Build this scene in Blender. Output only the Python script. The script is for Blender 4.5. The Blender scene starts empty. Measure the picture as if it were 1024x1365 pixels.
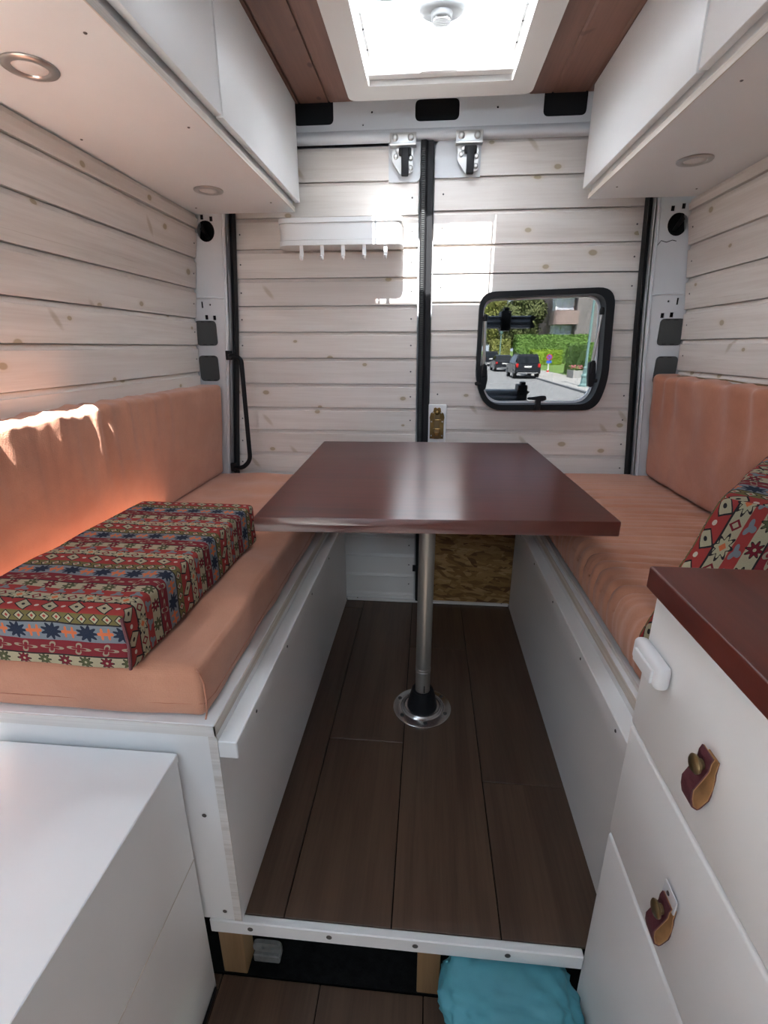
import bpy, bmesh, math, random
from mathutils import Vector, Matrix, noise

random.seed(7)
SC = bpy.context.scene
COL = SC.collection
# Coordinates below are written relative to the eye height; ZO lifts everything so the lower floor is z = 0.
ZO = 1.283

# ------------------------------------------------------------------ camera
PITCH, YAW = math.radians(18.8), math.radians(5.03)
fw = Vector((-math.sin(YAW) * math.cos(PITCH), math.cos(YAW) * math.cos(PITCH), -math.sin(PITCH)))
rt = Vector((math.cos(YAW), math.sin(YAW), 0))
up = rt.cross(fw)
cam_d = bpy.data.cameras.new('camera')
cam = bpy.data.objects.new('camera', cam_d)
COL.objects.link(cam)
cam.matrix_world = Matrix(((rt.x, up.x, -fw.x, 0), (rt.y, up.y, -fw.y, 0), (rt.z, up.z, -fw.z, ZO), (0, 0, 0, 1)))
cam_d.sensor_fit = 'HORIZONTAL'
cam_d.sensor_width = 36.0
cam_d.lens = 646.0 / 1024.0 * 36.0
cam_d.clip_start = 0.02
cam_d.clip_end = 600
SC.camera = cam

# ------------------------------------------------------------------ sky, sun, exposure
W = bpy.data.worlds.new('sky')
SC.world = W
W.use_nodes = True
wn = W.node_tree
wn.nodes.clear()
wo = wn.nodes.new('ShaderNodeOutputWorld')
wb = wn.nodes.new('ShaderNodeBackground')
wc = wn.nodes.new('ShaderNodeTexCoord')
wz = wn.nodes.new('ShaderNodeTexNoise')
wz.inputs['Scale'].default_value = 3.0
wz.inputs['Detail'].default_value = 6.0
wm = wn.nodes.new('ShaderNodeMapping')
wm.inputs['Scale'].default_value = (1.0, 1.0, 3.0)
wr = wn.nodes.new('ShaderNodeValToRGB')
wr.color_ramp.elements[0].position = 0.38
wr.color_ramp.elements[0].color = (0.50, 0.72, 1.0, 1)
wr.color_ramp.elements[1].position = 0.66
wr.color_ramp.elements[1].color = (0.92, 0.97, 1.0, 1)
wn.links.new(wc.outputs['Generated'], wm.inputs['Vector'])
wn.links.new(wm.outputs[0], wz.inputs['Vector'])
wn.links.new(wz.outputs['Fac'], wr.inputs[0])
wn.links.new(wr.outputs[0], wb.inputs['Color'])
wb.inputs['Strength'].default_value = 3.4
wn.links.new(wb.outputs[0], wo.inputs[0])

sun_d = bpy.data.lights.new('sun', 'SUN')
sun_d.energy = 26.0
sun_d.angle = math.radians(0.6)
sun_d.color = (1.0, 0.98, 0.95)
sun = bpy.data.objects.new('sun', sun_d)
COL.objects.link(sun)
sun.rotation_euler = Vector((0.0, 1.0, -1.5)).to_track_quat('-Z', 'Y').to_euler()
sun.location = (0, -6, 12)


def portal(name, loc, direction, sx, sy):
    d = bpy.data.lights.new(name, 'AREA')
    d.shape = 'RECTANGLE'
    d.size, d.size_y = sx, sy
    d.cycles.is_portal = True
    o = bpy.data.objects.new(name, d)
    COL.objects.link(o)
    o.location = (loc[0], loc[1], loc[2] + ZO)
    o.rotation_euler = Vector(direction).to_track_quat('-Z', 'Y').to_euler()


portal('portal_cab', (0, -1.32, 0.67), (0, 1, 0), 1.85, 0.24)
portal('portal_roof_hatch', (0.01, 1.56, 0.93), (0, 0, -1), 0.44, 0.44)
portal('portal_added_roof_slot', (-0.82, 0.09, 0.87), (0, 0, -1), 0.19, 0.96)  # unseen roof slot, added to bring sun onto the left back cushion
portal('portal_added_front_slot', (-0.65, -1.095, 0.87), (0, 0, -1), 0.52, 0.35)  # unseen opening, added so sun on the low cabinet bounces upward
portal('portal_window', (0.42, 2.02, -0.02), (0, -1, 0), 0.5, 0.44)

SC.view_settings.view_transform = 'Standard'
SC.view_settings.look = 'None'
SC.view_settings.exposure = 1.8
SC.view_settings.gamma = 1.0
SC.view_settings.use_curve_mapping = False


# ------------------------------------------------------------------ node expression helper
class X:
    """A socket with arithmetic."""
    def __init__(s, nt, k):
        s.nt, s.k = nt, k

    def m(s, op, b=None, c=None):
        n = s.nt.nodes.new('ShaderNodeMath')
        n.operation = op
        s.nt.links.new(s.k, n.inputs[0])
        for i, v in ((1, b), (2, c)):
            if v is None:
                continue
            if isinstance(v, X):
                s.nt.links.new(v.k, n.inputs[i])
            else:
                n.inputs[i].default_value = v
        return X(s.nt, n.outputs[0])

    def __add__(s, o): return s.m('ADD', o)
    def __sub__(s, o): return s.m('SUBTRACT', o)
    def __mul__(s, o): return s.m('MULTIPLY', o)
    def __truediv__(s, o): return s.m('DIVIDE', o)
    def lt(s, o): return s.m('LESS_THAN', o)
    def gt(s, o): return s.m('GREATER_THAN', o)
    def fract(s): return s.m('FRACT')
    def floor(s): return s.m('FLOOR')
    def abs(s): return s.m('ABSOLUTE')
    def sin(s): return s.m('SINE')
    def cos(s): return s.m('COSINE')
    def mx(s, o): return s.m('MAXIMUM', o)
    def mn(s, o): return s.m('MINIMUM', o)
    def step(s, a, b):
        n = s.nt.nodes.new('ShaderNodeMapRange')
        n.interpolation_type = 'SMOOTHSTEP'
        s.nt.links.new(s.k, n.inputs[0])
        n.inputs[1].default_value = a
        n.inputs[2].default_value = b
        return X(s.nt, n.outputs[0])


class M:
    def __init__(s, name):
        s.mat = bpy.data.materials.new(name)
        s.mat.use_nodes = True
        s.nt = s.mat.node_tree
        s.nt.nodes.clear()
        s.out = s.nt.nodes.new('ShaderNodeOutputMaterial')
        s.b = s.nt.nodes.new('ShaderNodeBsdfPrincipled')
        s.nt.links.new(s.b.outputs[0], s.out.inputs[0])

    def link(s, a, b): s.nt.links.new(a.k if isinstance(a, X) else a, b)

    def put(s, key, v):
        i = s.b.inputs[key]
        if isinstance(v, X):
            s.link(v, i)
        elif isinstance(v, (tuple, list)):
            i.default_value = (*v[:3], 1)
        else:
            i.default_value = v

    def coord(s, which='Object'):
        n = s.nt.nodes.new('ShaderNodeTexCoord')
        return X(s.nt, n.outputs[which])

    def rand(s):
        n = s.nt.nodes.new('ShaderNodeObjectInfo')
        return X(s.nt, n.outputs['Random'])

    def sep(s, v):
        n = s.nt.nodes.new('ShaderNodeSeparateXYZ')
        s.link(v, n.inputs[0])
        return [X(s.nt, o) for o in n.outputs]

    def comb(s, *a):
        n = s.nt.nodes.new('ShaderNodeCombineXYZ')
        for i, v in enumerate(a):
            if isinstance(v, X):
                s.link(v, n.inputs[i])
            else:
                n.inputs[i].default_value = v
        return X(s.nt, n.outputs[0])

    def noise(s, vec, scale=1, detail=3, rough=0.55, dist=0.0):
        n = s.nt.nodes.new('ShaderNodeTexNoise')
        n.inputs['Scale'].default_value = scale
        n.inputs['Detail'].default_value = detail
        n.inputs['Roughness'].default_value = rough
        n.inputs['Distortion'].default_value = dist
        s.link(vec, n.inputs['Vector'])
        return X(s.nt, n.outputs['Fac'])

    def voronoi(s, vec, scale=1, dim='2D', rnd=1.0):
        n = s.nt.nodes.new('ShaderNodeTexVoronoi')
        n.voronoi_dimensions = dim
        n.inputs['Scale'].default_value = scale
        n.inputs['Randomness'].default_value = rnd
        s.link(vec, n.inputs['Vector'])
        return X(s.nt, n.outputs['Distance']), X(s.nt, n.outputs['Color'])

    def mix(s, a, b, f):
        n = s.nt.nodes.new('ShaderNodeMix')
        n.data_type = 'RGBA'
        for i, v in ((0, f), (6, a), (7, b)):
            if isinstance(v, X):
                s.link(v, n.inputs[i])
            elif isinstance(v, (tuple, list)):
                n.inputs[i].default_value = (*v[:3], 1)
            else:
                n.inputs[i].default_value = v
        return X(s.nt, n.outputs[2])

    def ramp(s, f, stops, const=False):
        n = s.nt.nodes.new('ShaderNodeValToRGB')
        r = n.color_ramp
        if const:
            r.interpolation = 'CONSTANT'
        while len(r.elements) < len(stops):
            r.elements.new(0.5)
        for e, (p, c) in zip(r.elements, stops):
            e.position = p
            e.color = (*c[:3], 1)
        s.link(f, n.inputs[0])
        return X(s.nt, n.outputs[0])

    def bump(s, h, strength=0.3, dist=0.01):
        n = s.nt.nodes.new('ShaderNodeBump')
        n.inputs['Strength'].default_value = strength
        n.inputs['Distance'].default_value = dist
        s.link(h, n.inputs['Height'])
        s.link(n.outputs[0], s.b.inputs['Normal'])


MATS = {}


def flat(name, col, rough=0.5, metal=0.0, var=0.0, vscale=8.0, bump=0.0, bscale=60.0, **kw):
    if name in MATS:
        return MATS[name]
    m = M(name)
    if var > 0:
        v = m.coord()
        n = m.noise(v, vscale, 4)
        a = tuple(c * (1 - var) for c in col)
        b = tuple(min(1, c * (1 + var)) for c in col)
        m.put('Base Color', m.mix(a, b, n.step(0.25, 0.75)))
    else:
        m.put('Base Color', col)
    m.put('Roughness', rough)
    m.put('Metallic', metal)
    for k, v in kw.items():
        m.put(k.replace('_', ' '), v)
    if bump > 0:
        m.bump(m.noise(m.coord(), bscale, 3), bump, 0.004)
    MATS[name] = m.mat
    return m.mat


def wood(name, c1, c2, along, across, rough=0.5, knots=None, fine=70.0, bump=0.15, coat=0.0, kdens=0.5, dark=None, kscale=6.0, spec=None):
    m = M(name)
    p = m.sep(m.coord())
    r = m.rand()
    a = p[along] + r * 37.0
    c = p[across] + r * 11.0
    base = m.noise(m.comb(a * 1.6, c * fine * 0.35, r * 9.0), 1.0, 5, 0.6, 0.6)
    finer = m.noise(m.comb(a * 5.0, c * fine * 2.2, 0.0), 1.0, 3, 0.6)
    g = base * 0.7 + finer * 0.3
    col = m.mix(c1, c2, g.step(0.34, 0.68))
    col = m.mix(col, tuple(x * 0.82 for x in c1), r.step(0.3, 1.0) * 0.35)
    if dark is not None:
        d = m.noise(m.comb(a * 0.9, c * 9.0, 3.0), 1.0, 3).step(0.55, 0.75)
        col = m.mix(col, dark, d * 0.6)
    if knots is not None:
        st = m.noise(m.comb(a * 3.2, c * 150.0, r * 5.0), 1.0, 4, 0.65, 0.3).step(0.56, 0.78)
        patch = m.noise(m.comb(a * 2.0, c * 9.0, r * 3.0), 1.0, 2).step(0.42, 0.66)
        col = m.mix(col, tuple(x * y for x, y in zip(c2, (0.70, 0.64, 0.58))), st * patch * 0.75)
        d2, v2 = m.voronoi(m.comb(a * 9.0 + c * 6.5, c * 4.2, 0.0), 1.0)
        w2 = m.sep(v2)
        col = m.mix(col, knots, (d2 * -1.0 + 0.13).step(0.0, 0.09) * w2[0].gt(0.80) * 0.45)
        wob = m.noise(m.comb(a * 6, c * 20, 1.0), 1.0, 2) * 0.06
        dist, vc = m.voronoi(m.comb(a * kscale + wob, c * kscale * 1.55 + wob, 0.0), 1.0)
        vs = m.sep(vc)
        on = vs[0].gt(1.0 - kdens)
        size = vs[1] * 0.055 + 0.038
        k = (dist / size)
        halo = (k * -1.0 + 2.6).step(0.0, 1.6) * on
        core = (k * -1.0 + 1.25).step(0.0, 0.5) * on
        col = m.mix(col, tuple(x * y for x, y in zip(c1, (0.86, 0.82, 0.75))), halo * 0.55)
        col = m.mix(col, knots, core * 0.75)
    m.put('Base Color', col)
    m.put('Roughness', rough)
    if spec is not None:
        m.put('Specular IOR Level', spec)
    if coat:
        m.put('Coat Weight', coat)
        m.put('Coat Roughness', 0.16)
    m.bump(g, bump, 0.003)
    MATS[name] = m.mat
    return m.mat


def fabric(name, c1, c2, sx=1.0, sy=1.0):
    m = M(name)
    v = m.coord()
    p = m.sep(v)
    n = m.noise(v, 6.0, 4, 0.6)
    col = m.mix(c1, c2, n.step(0.3, 0.7))
    w = ((p[0] * 1900.0).sin() * (p[1] * 1900.0).sin() + (p[2] * 1900.0).sin()) * 0.5
    fine = m.noise(v, 420.0, 2)
    col = m.mix(col, tuple(x * 0.82 for x in c1), fine.step(0.45, 0.75) * 0.5)
    m.put('Base Color', col)
    m.put('Roughness', 0.95)
    m.put('Specular IOR Level', 0.15)
    m.put('Sheen Weight', 0.25)
    m.bump(m.noise(v, 28.0, 4) * 0.8 + fine * 0.15 + w * 0.03, 0.5, 0.004)
    MATS[name] = m.mat
    return m.mat


def kilim(name):
    m = M(name)
    uv = m.coord('UV')
    p = m.sep(uv)
    wob = m.noise(uv, 30.0, 2) * 0.004
    u = p[0] + wob
    s = p[1] + m.noise(uv, 14.0, 2) * 0.005
    PER = 0.172
    RED, DRED, CRE, BLU, OLI = (0.265, 0.036, 0.032), (0.155, 0.018, 0.024), (0.32, 0.285, 0.19), (0.15, 0.168, 0.188), (0.125, 0.105, 0.038)
    INK, ORA, NAVY, GRN = (0.02, 0.018, 0.02), (0.50, 0.13, 0.05), (0.015, 0.022, 0.04), (0.07, 0.075, 0.035)
    bands = [('red', RED, .19), ('cream', CRE, .125), ('thin', RED, .105), ('cream2', CRE, .13), ('star', DRED, .15), ('blue', BLU, .185), ('olive', OLI, .115)]
    t = (s / PER).fract()
    stops, pos, pp = [], {}, 0.0
    for n_, c_, w_ in bands:
        stops.append((pp, c_))
        pos[n_] = (pp, w_)
        pp += w_
    col = m.ramp(t, stops, True)
    # dark thread between bands
    for n_, (a, w) in pos.items():
        if n_ in ('cream', 'star', 'olive'):
            col = m.mix(col, INK, (t - a).abs().lt(0.008))

    def cell(band, wu, off=0.0):
        a, w = pos[band]
        q = u / wu + off
        x = (q.fract() - 0.5) * wu
        y = (t - (a + w * 0.5)) * PER
        par = (q.floor() * 0.5).fract().gt(0.25)
        return x, y, par

    def diamond(x, y, rx, ry): return (x.abs() * (1.0 / rx) + y.abs() * (1.0 / ry)).lt(1.0)

    def flower(x, y, R, n, amp, ph=0.0, sx=1.0):
        xs = x * (1.0 / sx)
        th = y.m('ARCTAN2', xs)
        rr = (xs * xs + y * y).m('SQRT')
        return rr.lt(((th * float(n) + ph).cos() * amp + 1.0) * R)

    H = {k: w * PER * 0.5 for k, (a, w) in pos.items()}
    # red: leaning cream rhombs with small pale dots between
    x, y, par = cell('red', 0.046)
    xl = x + y * 0.5
    col = m.mix(col, INK, diamond(xl, y, .0155, H['red'] * 1.0))
    col = m.mix(col, CRE, diamond(xl, y, .0128, H['red'] * .80))
    col = m.mix(col, INK, ((xl * xl + y * y).m('SQRT') * 1.0).lt(.0030))
    x, y, par = cell('red', 0.046, 0.5)
    col = m.mix(col, (0.45, 0.40, 0.33), flower(x, y, .0034, 2, .1))
    # cream: medallions and dark red lozenges
    x, y, par = cell('cream', 0.062)
    col = m.mix(col, INK, flower(x, y, .0115, 8, .28, 0, 1.35))
    col = m.mix(col, (0.34, 0.31, 0.20), flower(x, y, .0088, 8, .22, 0, 1.4))
    col = m.mix(col, ORA, diamond(x, y, .006, .005))
    x, y, par = cell('cream', 0.062, 0.5)
    col = m.mix(col, DRED, diamond(x, y, .0085, .0085))
    col = m.mix(col, CRE, diamond(x, y, .0048, .0048))
    # thin red: grey-blue zigzags
    x, y, par = cell('thin', 0.034)
    col = m.mix(col, BLU, flower(x, y, .0058, 3, .4, 1.0, 1.5))
    # cream2: eight-petalled flowers, dark red / olive / outline
    x, y, par = cell('cream2', 0.036)
    col = m.mix(col, INK, flower(x, y, .0098, 8, .28))
    col = m.mix(col, m.mix((.13, .012, .02), GRN, par), flower(x, y, .0082, 8, .28))
    x2, y2, par2 = cell('cream2', 0.072, 0.25)
    col = m.mix(col, CRE, flower(x2, y2, .0080, 8, .32) * 0.0)
    col = m.mix(col, CRE, (x * x + y * y).m('SQRT').lt(.0022))
    # star: cream spiky zigzags
    x, y, par = cell('star', 0.046)
    col = m.mix(col, (.24, .21, .15), flower(x, y, .0070, 4, .55, 0.6, 1.9))
    col = m.mix(col, DRED, flower(x, y, .0048, 4, .5, 0.6, 1.8))
    # blue: navy beetles and pairs of small orange figures
    x, y, par = cell('blue', 0.060)
    col = m.mix(col, NAVY, flower(x, y, .0118, 9, .26, .4, 1.25))
    for off in (0.40, 0.60):
        x, y, par = cell('blue', 0.060, off)
        col = m.mix(col, ORA, flower(x, y, .0072, 4, .45, 0.0, 0.75))
    # olive: small cream diamonds
    x, y, par = cell('olive', 0.021)
    col = m.mix(col, INK, diamond(x, y, .0092, H['olive'] * .98))
    col = m.mix(col, CRE, diamond(x, y, .0070, H['olive'] * .74))
    col = m.mix(col, RED, diamond(x, y, .0030, H['olive'] * .32))
    fine = m.noise(uv, 900.0, 2)
    col = m.mix(col, (0.10, 0.07, 0.06), fine.step(0.5, 0.8) * 0.45)
    m.put('Base Color', col)
    m.put('Roughness', 0.95)
    m.put('Specular IOR Level', 0.1)
    m.bump(fine, 0.35, 0.002)
    MATS[name] = m.mat
    return m.mat


def osb(name):
    m = M(name)
    p = m.sep(m.coord())
    nz = m.noise(m.comb(p[0], p[1], p[2]), 9.0, 3)
    acc = (0.30, 0.18, 0.07)
    col = None
    for i, (ang, sc, th) in enumerate(((0.1, 1.0, 0.0), (-0.5, 1.2, 0.55), (0.7, 1.1, 0.6), (-0.15, 1.5, 0.5))):
        ca, sa = math.cos(ang), math.sin(ang)
        a = p[0] * ca + p[2] * sa + nz * 0.05
        c = p[2] * ca - p[0] * sa + nz * 0.02
        d, vc = m.voronoi(m.comb(a * 13 * sc + i * 3.1, c * 60 * sc, 0.0), 1.0)
        v = m.sep(vc)
        cc = m.ramp(v[0], [(0.0, (0.12, 0.055, 0.016)), (0.35, (0.24, 0.13, 0.04)), (0.7, (0.36, 0.21, 0.075)), (1.0, (0.46, 0.30, 0.13))])
        col = cc if col is None else m.mix(col, cc, v[1].gt(th))
    grain = m.noise(m.comb(p[0] * 20, p[1], p[2] * 160), 1.0, 3)
    col = m.mix(col, (0.10, 0.05, 0.018), grain.step(0.52, 0.75) * 0.5)
    m.put('Base Color', col)
    m.put('Roughness', 0.7)
    m.bump(grain, 0.3, 0.004)
    MATS[name] = m.mat
    return m.mat


def glass(name, tint, gloss=0.08, rough=0.02):
    """Thin pane: mostly transparent with a little mirror reflection."""
    m = M(name)
    nt = m.nt
    nt.nodes.remove(m.b)
    t = nt.nodes.new('ShaderNodeBsdfTransparent')
    t.inputs[0].default_value = (*tint, 1)
    g = nt.nodes.new('ShaderNodeBsdfGlossy')
    g.inputs['Roughness'].default_value = rough
    mx = nt.nodes.new('ShaderNodeMixShader')
    mx.inputs[0].default_value = gloss
    nt.links.new(t.outputs[0], mx.inputs[1])
    nt.links.new(g.outputs[0], mx.inputs[2])
    nt.links.new(mx.outputs[0], m.out.inputs[0])
    MATS[name] = m.mat
    return m.mat


def milky(name, tint, f):
    """Acrylic roof dome: part clear, part diffusing."""
    m = M(name)
    nt = m.nt
    nt.nodes.remove(m.b)
    t = nt.nodes.new('ShaderNodeBsdfTransparent')
    t.inputs[0].default_value = (*tint, 1)
    g = nt.nodes.new('ShaderNodeBsdfTranslucent')
    g.inputs[0].default_value = (0.9, 0.92, 0.95, 1)
    mx = nt.nodes.new('ShaderNodeMixShader')
    mx.inputs[0].default_value = f
    nt.links.new(t.outputs[0], mx.inputs[1])
    nt.links.new(g.outputs[0], mx.inputs[2])
    nt.links.new(mx.outputs[0], m.out.inputs[0])
    MATS[name] = m.mat
    return m.mat


WASH1, WASH2, KNOT = (0.79, 0.735, 0.68), (0.67, 0.60, 0.54), (0.36, 0.265, 0.135)
PINE_X = wood('whitewashed_pine_across', WASH1, WASH2, 0, 2, 0.45, KNOT, 70, 0.12, kdens=0.40)
PINE_Y = wood('whitewashed_pine_along', WASH1, WASH2, 1, 2, 0.5, KNOT, 70, 0.14, kdens=0.34)
FLOORW = wood('dark_oak_vinyl', (0.120, 0.072, 0.046), (0.070, 0.041, 0.027), 1, 0, 0.42, None, 60, 0.15, dark=(0.05, 0.028, 0.019))
CEILW = wood('brown_stained_board', (0.23, 0.110, 0.074), (0.165, 0.078, 0.053), 1, 0, 0.45, (0.06, 0.02, 0.012), 60, 0.08, kdens=0.25)
TABLEW = wood('mahogany_varnish', (0.110, 0.022, 0.014), (0.066, 0.013, 0.009), 0, 1, 0.30, None, 120, 0.06, coat=0.0, spec=1.0, dark=(0.035, 0.01, 0.008))
TOPW = wood('mahogany_worktop', (0.125, 0.024, 0.015), (0.075, 0.014, 0.010), 1, 0, 0.40, None, 55, 0.06, coat=0.12, dark=(0.05, 0.012, 0.009))
TIMBER = wood('raw_timber', (0.30, 0.18, 0.085), (0.22, 0.125, 0.055), 2, 0, 0.7, None, 60, 0.2)
WHITE = flat('white_paint', (0.80, 0.80, 0.79), 0.42, var=0.025, vscale=3, bump=0.06, bscale=90)
WHITE2 = flat('white_door_paint', (0.83, 0.83, 0.82), 0.38, var=0.02, vscale=4, bump=0.05, bscale=120)
PLY = wood('plywood_edge', (0.72, 0.67, 0.60), (0.50, 0.43, 0.35), 1, 2, 0.6, None, 200, 0.1)
PLYX = wood('plywood_edge_across', (0.74, 0.72, 0.69), (0.52, 0.48, 0.44), 0, 2, 0.6, None, 260, 0.1)
VAN = flat('van_white_steel', (0.62, 0.63, 0.64), 0.28, var=0.02, vscale=5)
BLACKP = flat('black_plastic', (0.009, 0.009, 0.010), 0.5, Specular_IOR_Level=0.25)
RUBBER = flat('black_rubber', (0.010, 0.010, 0.011), 0.6, Specular_IOR_Level=0.25)
for _m in ('mahogany_varnish',):
    # sanded along the boards: reflections stretch across the grain
    _b = [n for n in MATS[_m].node_tree.nodes if n.type == 'BSDF_PRINCIPLED'][0]
    _c = MATS[_m].node_tree.nodes.new('ShaderNodeCombineXYZ')
    _c.inputs[1].default_value = 1.0
    MATS[_m].node_tree.links.new(_c.outputs[0], _b.inputs['Tangent'])
    _b.inputs['Anisotropic'].default_value = 1.0
    _b.inputs['IOR'].default_value = 1.62
GREYP = flat('dark_grey_plastic', (0.052, 0.054, 0.052), 0.6, bump=0.15, bscale=200)
VOID = flat('dark_cavity', (0.010, 0.010, 0.011), 0.9)
FELT = flat('black_felt', (0.006, 0.006, 0.006), 0.95, var=0.4, vscale=60, bump=0.4, bscale=150, Specular_IOR_Level=0.08)
STEEL = flat('brushed_steel', (0.55, 0.54, 0.52), 0.32, 0.9)
ALU = flat('anodised_aluminium', (0.50, 0.49, 0.45), 0.34, 0.85)
CHROME = flat('chrome_flange', (0.62, 0.62, 0.62), 0.22, 0.95)
BRASS = flat('brass', (0.26, 0.17, 0.06), 0.3, 0.9, var=0.2, vscale=40)
BRONZE = flat('aged_brass', (0.24, 0.17, 0.085), 0.35, 0.85)
SCREW = flat('dark_screw', (0.10, 0.095, 0.09), 0.45, 0.6)
WPLAST = flat('white_plastic', (0.72, 0.72, 0.73), 0.3)
KNOBP = flat('grey_knob_plastic', (0.13, 0.13, 0.125), 0.5)
HATCHP = flat('hatch_plastic', (0.70, 0.685, 0.66), 0.5, bump=0.05, bscale=300)
LENS = flat('frosted_lens', (0.75, 0.71, 0.67), 0.35)
ENAMEL = flat('white_enamel', (0.74, 0.74, 0.73), 0.35)
LEATHER = flat('burgundy_leather', (0.085, 0.018, 0.024), 0.6, bump=0.2, bscale=250)
SUEDE = flat('tan_leather', (0.42, 0.22, 0.09), 0.75, var=0.15, vscale=60)
BAGM = flat('teal_nylon', (0.075, 0.30, 0.36), 0.55, var=0.12, vscale=9, bump=0.4, bscale=18)
FOAM = flat('grey_bracket', (0.20, 0.20, 0.19), 0.6, var=0.25, vscale=40)
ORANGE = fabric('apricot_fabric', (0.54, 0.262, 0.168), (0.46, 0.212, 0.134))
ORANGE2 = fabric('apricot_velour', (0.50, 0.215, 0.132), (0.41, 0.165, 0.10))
KILIM = kilim('kilim_fabric')
OSB = osb('strand_board')
PANE = glass('tinted_acrylic', (0.25, 0.252, 0.255), 0.02)
DOME = milky('milky_acrylic', (0.95, 0.96, 0.98), 0.42)
DOME2 = milky('milky_acrylic_rim', (0.85, 0.87, 0.9), 0.55)


# ------------------------------------------------------------------ mesh helpers
def base_of(o):
    p = Vector((0, 0, 0))
    while o is not None:
        p += o.location
        o = o.parent
    return p


def obj(name, bm, mat, parent=None, smooth=None, base=None):
    """Links bm (eye-relative coordinates) as one mesh object; its origin sits at the thing's base."""
    bmesh.ops.recalc_face_normals(bm, faces=bm.faces[:])
    pb = base_of(parent) if parent else Vector((0, 0, 0))
    org = Vector((0, 0, 0))
    if parent is None:
        if base is None:
            xs = [v.co.x for v in bm.verts]; ys = [v.co.y for v in bm.verts]; zs = [v.co.z for v in bm.verts]
            base = ((min(xs) + max(xs)) / 2, (min(ys) + max(ys)) / 2, min(zs))
        org = Vector((base[0], base[1], base[2] + ZO))
    sh = pb + org
    for v in bm.verts:
        v.co = Vector((v.co.x, v.co.y, v.co.z + ZO)) - sh
    me = bpy.data.meshes.new(name)
    bm.to_mesh(me)
    bm.free()
    if mat:
        for mm in (mat if isinstance(mat, (list, tuple)) else [mat]):
            me.materials.append(mm)
    if smooth is not None:
        for p in me.polygons:
            p.use_smooth = True
        if smooth < 180:
            me.set_sharp_from_angle(angle=math.radians(smooth))
    o = bpy.data.objects.new(name, me)
    COL.objects.link(o)
    if parent:
        o.parent = parent
    else:
        o.location = org
    return o


def tag(o, label=None, cat=None, group=None, kind=None):
    if label: o['label'] = label
    if cat: o['category'] = cat
    if group: o['group'] = group
    if kind: o['kind'] = kind
    return o


def thing(name, loc, label, cat, group=None, kind=None):
    o = bpy.data.objects.new(name, None)
    o.empty_display_size = 0.05
    COL.objects.link(o)
    o.location = (loc[0], loc[1], loc[2] + ZO)
    return tag(o, label, cat, group, kind)


def B(): return bmesh.new()


def merge(bm, t):
    me = bpy.data.meshes.new('tmp')
    t.to_mesh(me)
    t.free()
    bm.from_mesh(me)
    bpy.data.meshes.remove(me)
    return bm


def box(x0, x1, y0, y1, z0, z1, bev=0.0, seg=2, bm=None, rot=None):
    t = bmesh.new()
    bmesh.ops.create_cube(t, size=1.0)
    for v in t.verts:
        v.co = Vector(((x0 + x1) / 2 + v.co.x * (x1 - x0), (y0 + y1) / 2 + v.co.y * (y1 - y0), (z0 + z1) / 2 + v.co.z * (z1 - z0)))
    if bev > 0:
        bmesh.ops.bevel(t, geom=t.edges[:], offset=bev, segments=seg, affect='EDGES', profile=0.5)
    if rot is not None:
        t.transform(rot)
    return t if bm is None else merge(bm, t)


def rot_about(p, ax, ang):
    return Matrix.Translation(Vector(p)) @ Matrix.Rotation(ang, 4, ax) @ Matrix.Translation(-Vector(p))


def hexa(pts):
    """Eight corners: bottom loop then top loop."""
    bm = bmesh.new()
    v = [bm.verts.new(p) for p in pts]
    for f in ((0, 3, 2, 1), (4, 5, 6, 7), (0, 1, 5, 4), (1, 2, 6, 5), (2, 3, 7, 6), (3, 0, 4, 7)):
        bm.faces.new([v[i] for i in f])
    return bm


def ring_sweep(rings, closed_ends=True, bm=None):
    bm = bm or bmesh.new()
    R = [[bm.verts.new(p) for p in r] for r in rings]
    n = len(R[0])
    for a, b in zip(R, R[1:]):
        for i in range(n):
            bm.faces.new((a[i], a[(i + 1) % n], b[(i + 1) % n], b[i]))
    if closed_ends:
        bm.faces.new(R[0][::-1])
        bm.faces.new(R[-1])
    return bm


def frame_of(d):
    d = Vector(d).normalized()
    a = Vector((0, 0, 1)) if abs(d.z) < 0.9 else Vector((1, 0, 0))
    u = d.cross(a).normalized()
    return u, d.cross(u).normalized()


def cyl(p0, p1, r0, r1=None, n=20, bm=None):
    r1 = r0 if r1 is None else r1
    p0, p1 = Vector(p0), Vector(p1)
    u, w = frame_of(p1 - p0)
    rr = [[p + (u * math.cos(2 * math.pi * i / n) + w * math.sin(2 * math.pi * i / n)) * r for i in range(n)] for p, r in ((p0, r0), (p1, r1))]
    return ring_sweep(rr, True, bm)


def lathe(c, axis, prof, n=32, bm=None):
    """prof: list of (radius, height) along axis from c."""
    c = Vector(c)
    axis = Vector(axis).normalized()
    u, w = frame_of(axis)
    rr = [[c + axis * h + (u * math.cos(2 * math.pi * i / n) + w * math.sin(2 * math.pi * i / n)) * max(r, 1e-5) for i in range(n)] for r, h in prof]
    return ring_sweep(rr, True, bm)


def tube(pts, r, n=10, bm=None):
    pts = [Vector(p) for p in pts]
    u, w = frame_of(pts[1] - pts[0])
    rr = []
    for i, p in enumerate(pts):
        d = (pts[min(i + 1, len(pts) - 1)] - pts[max(i - 1, 0)]).normalized()
        u = (u - d * u.dot(d)).normalized()
        w = d.cross(u)
        rad = r[i] if isinstance(r, (list, tuple)) else r
        rr.append([p + (u * math.cos(2 * math.pi * k / n) + w * math.sin(2 * math.pi * k / n)) * rad for k in range(n)])
    return ring_sweep(rr, True, bm)


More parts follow.
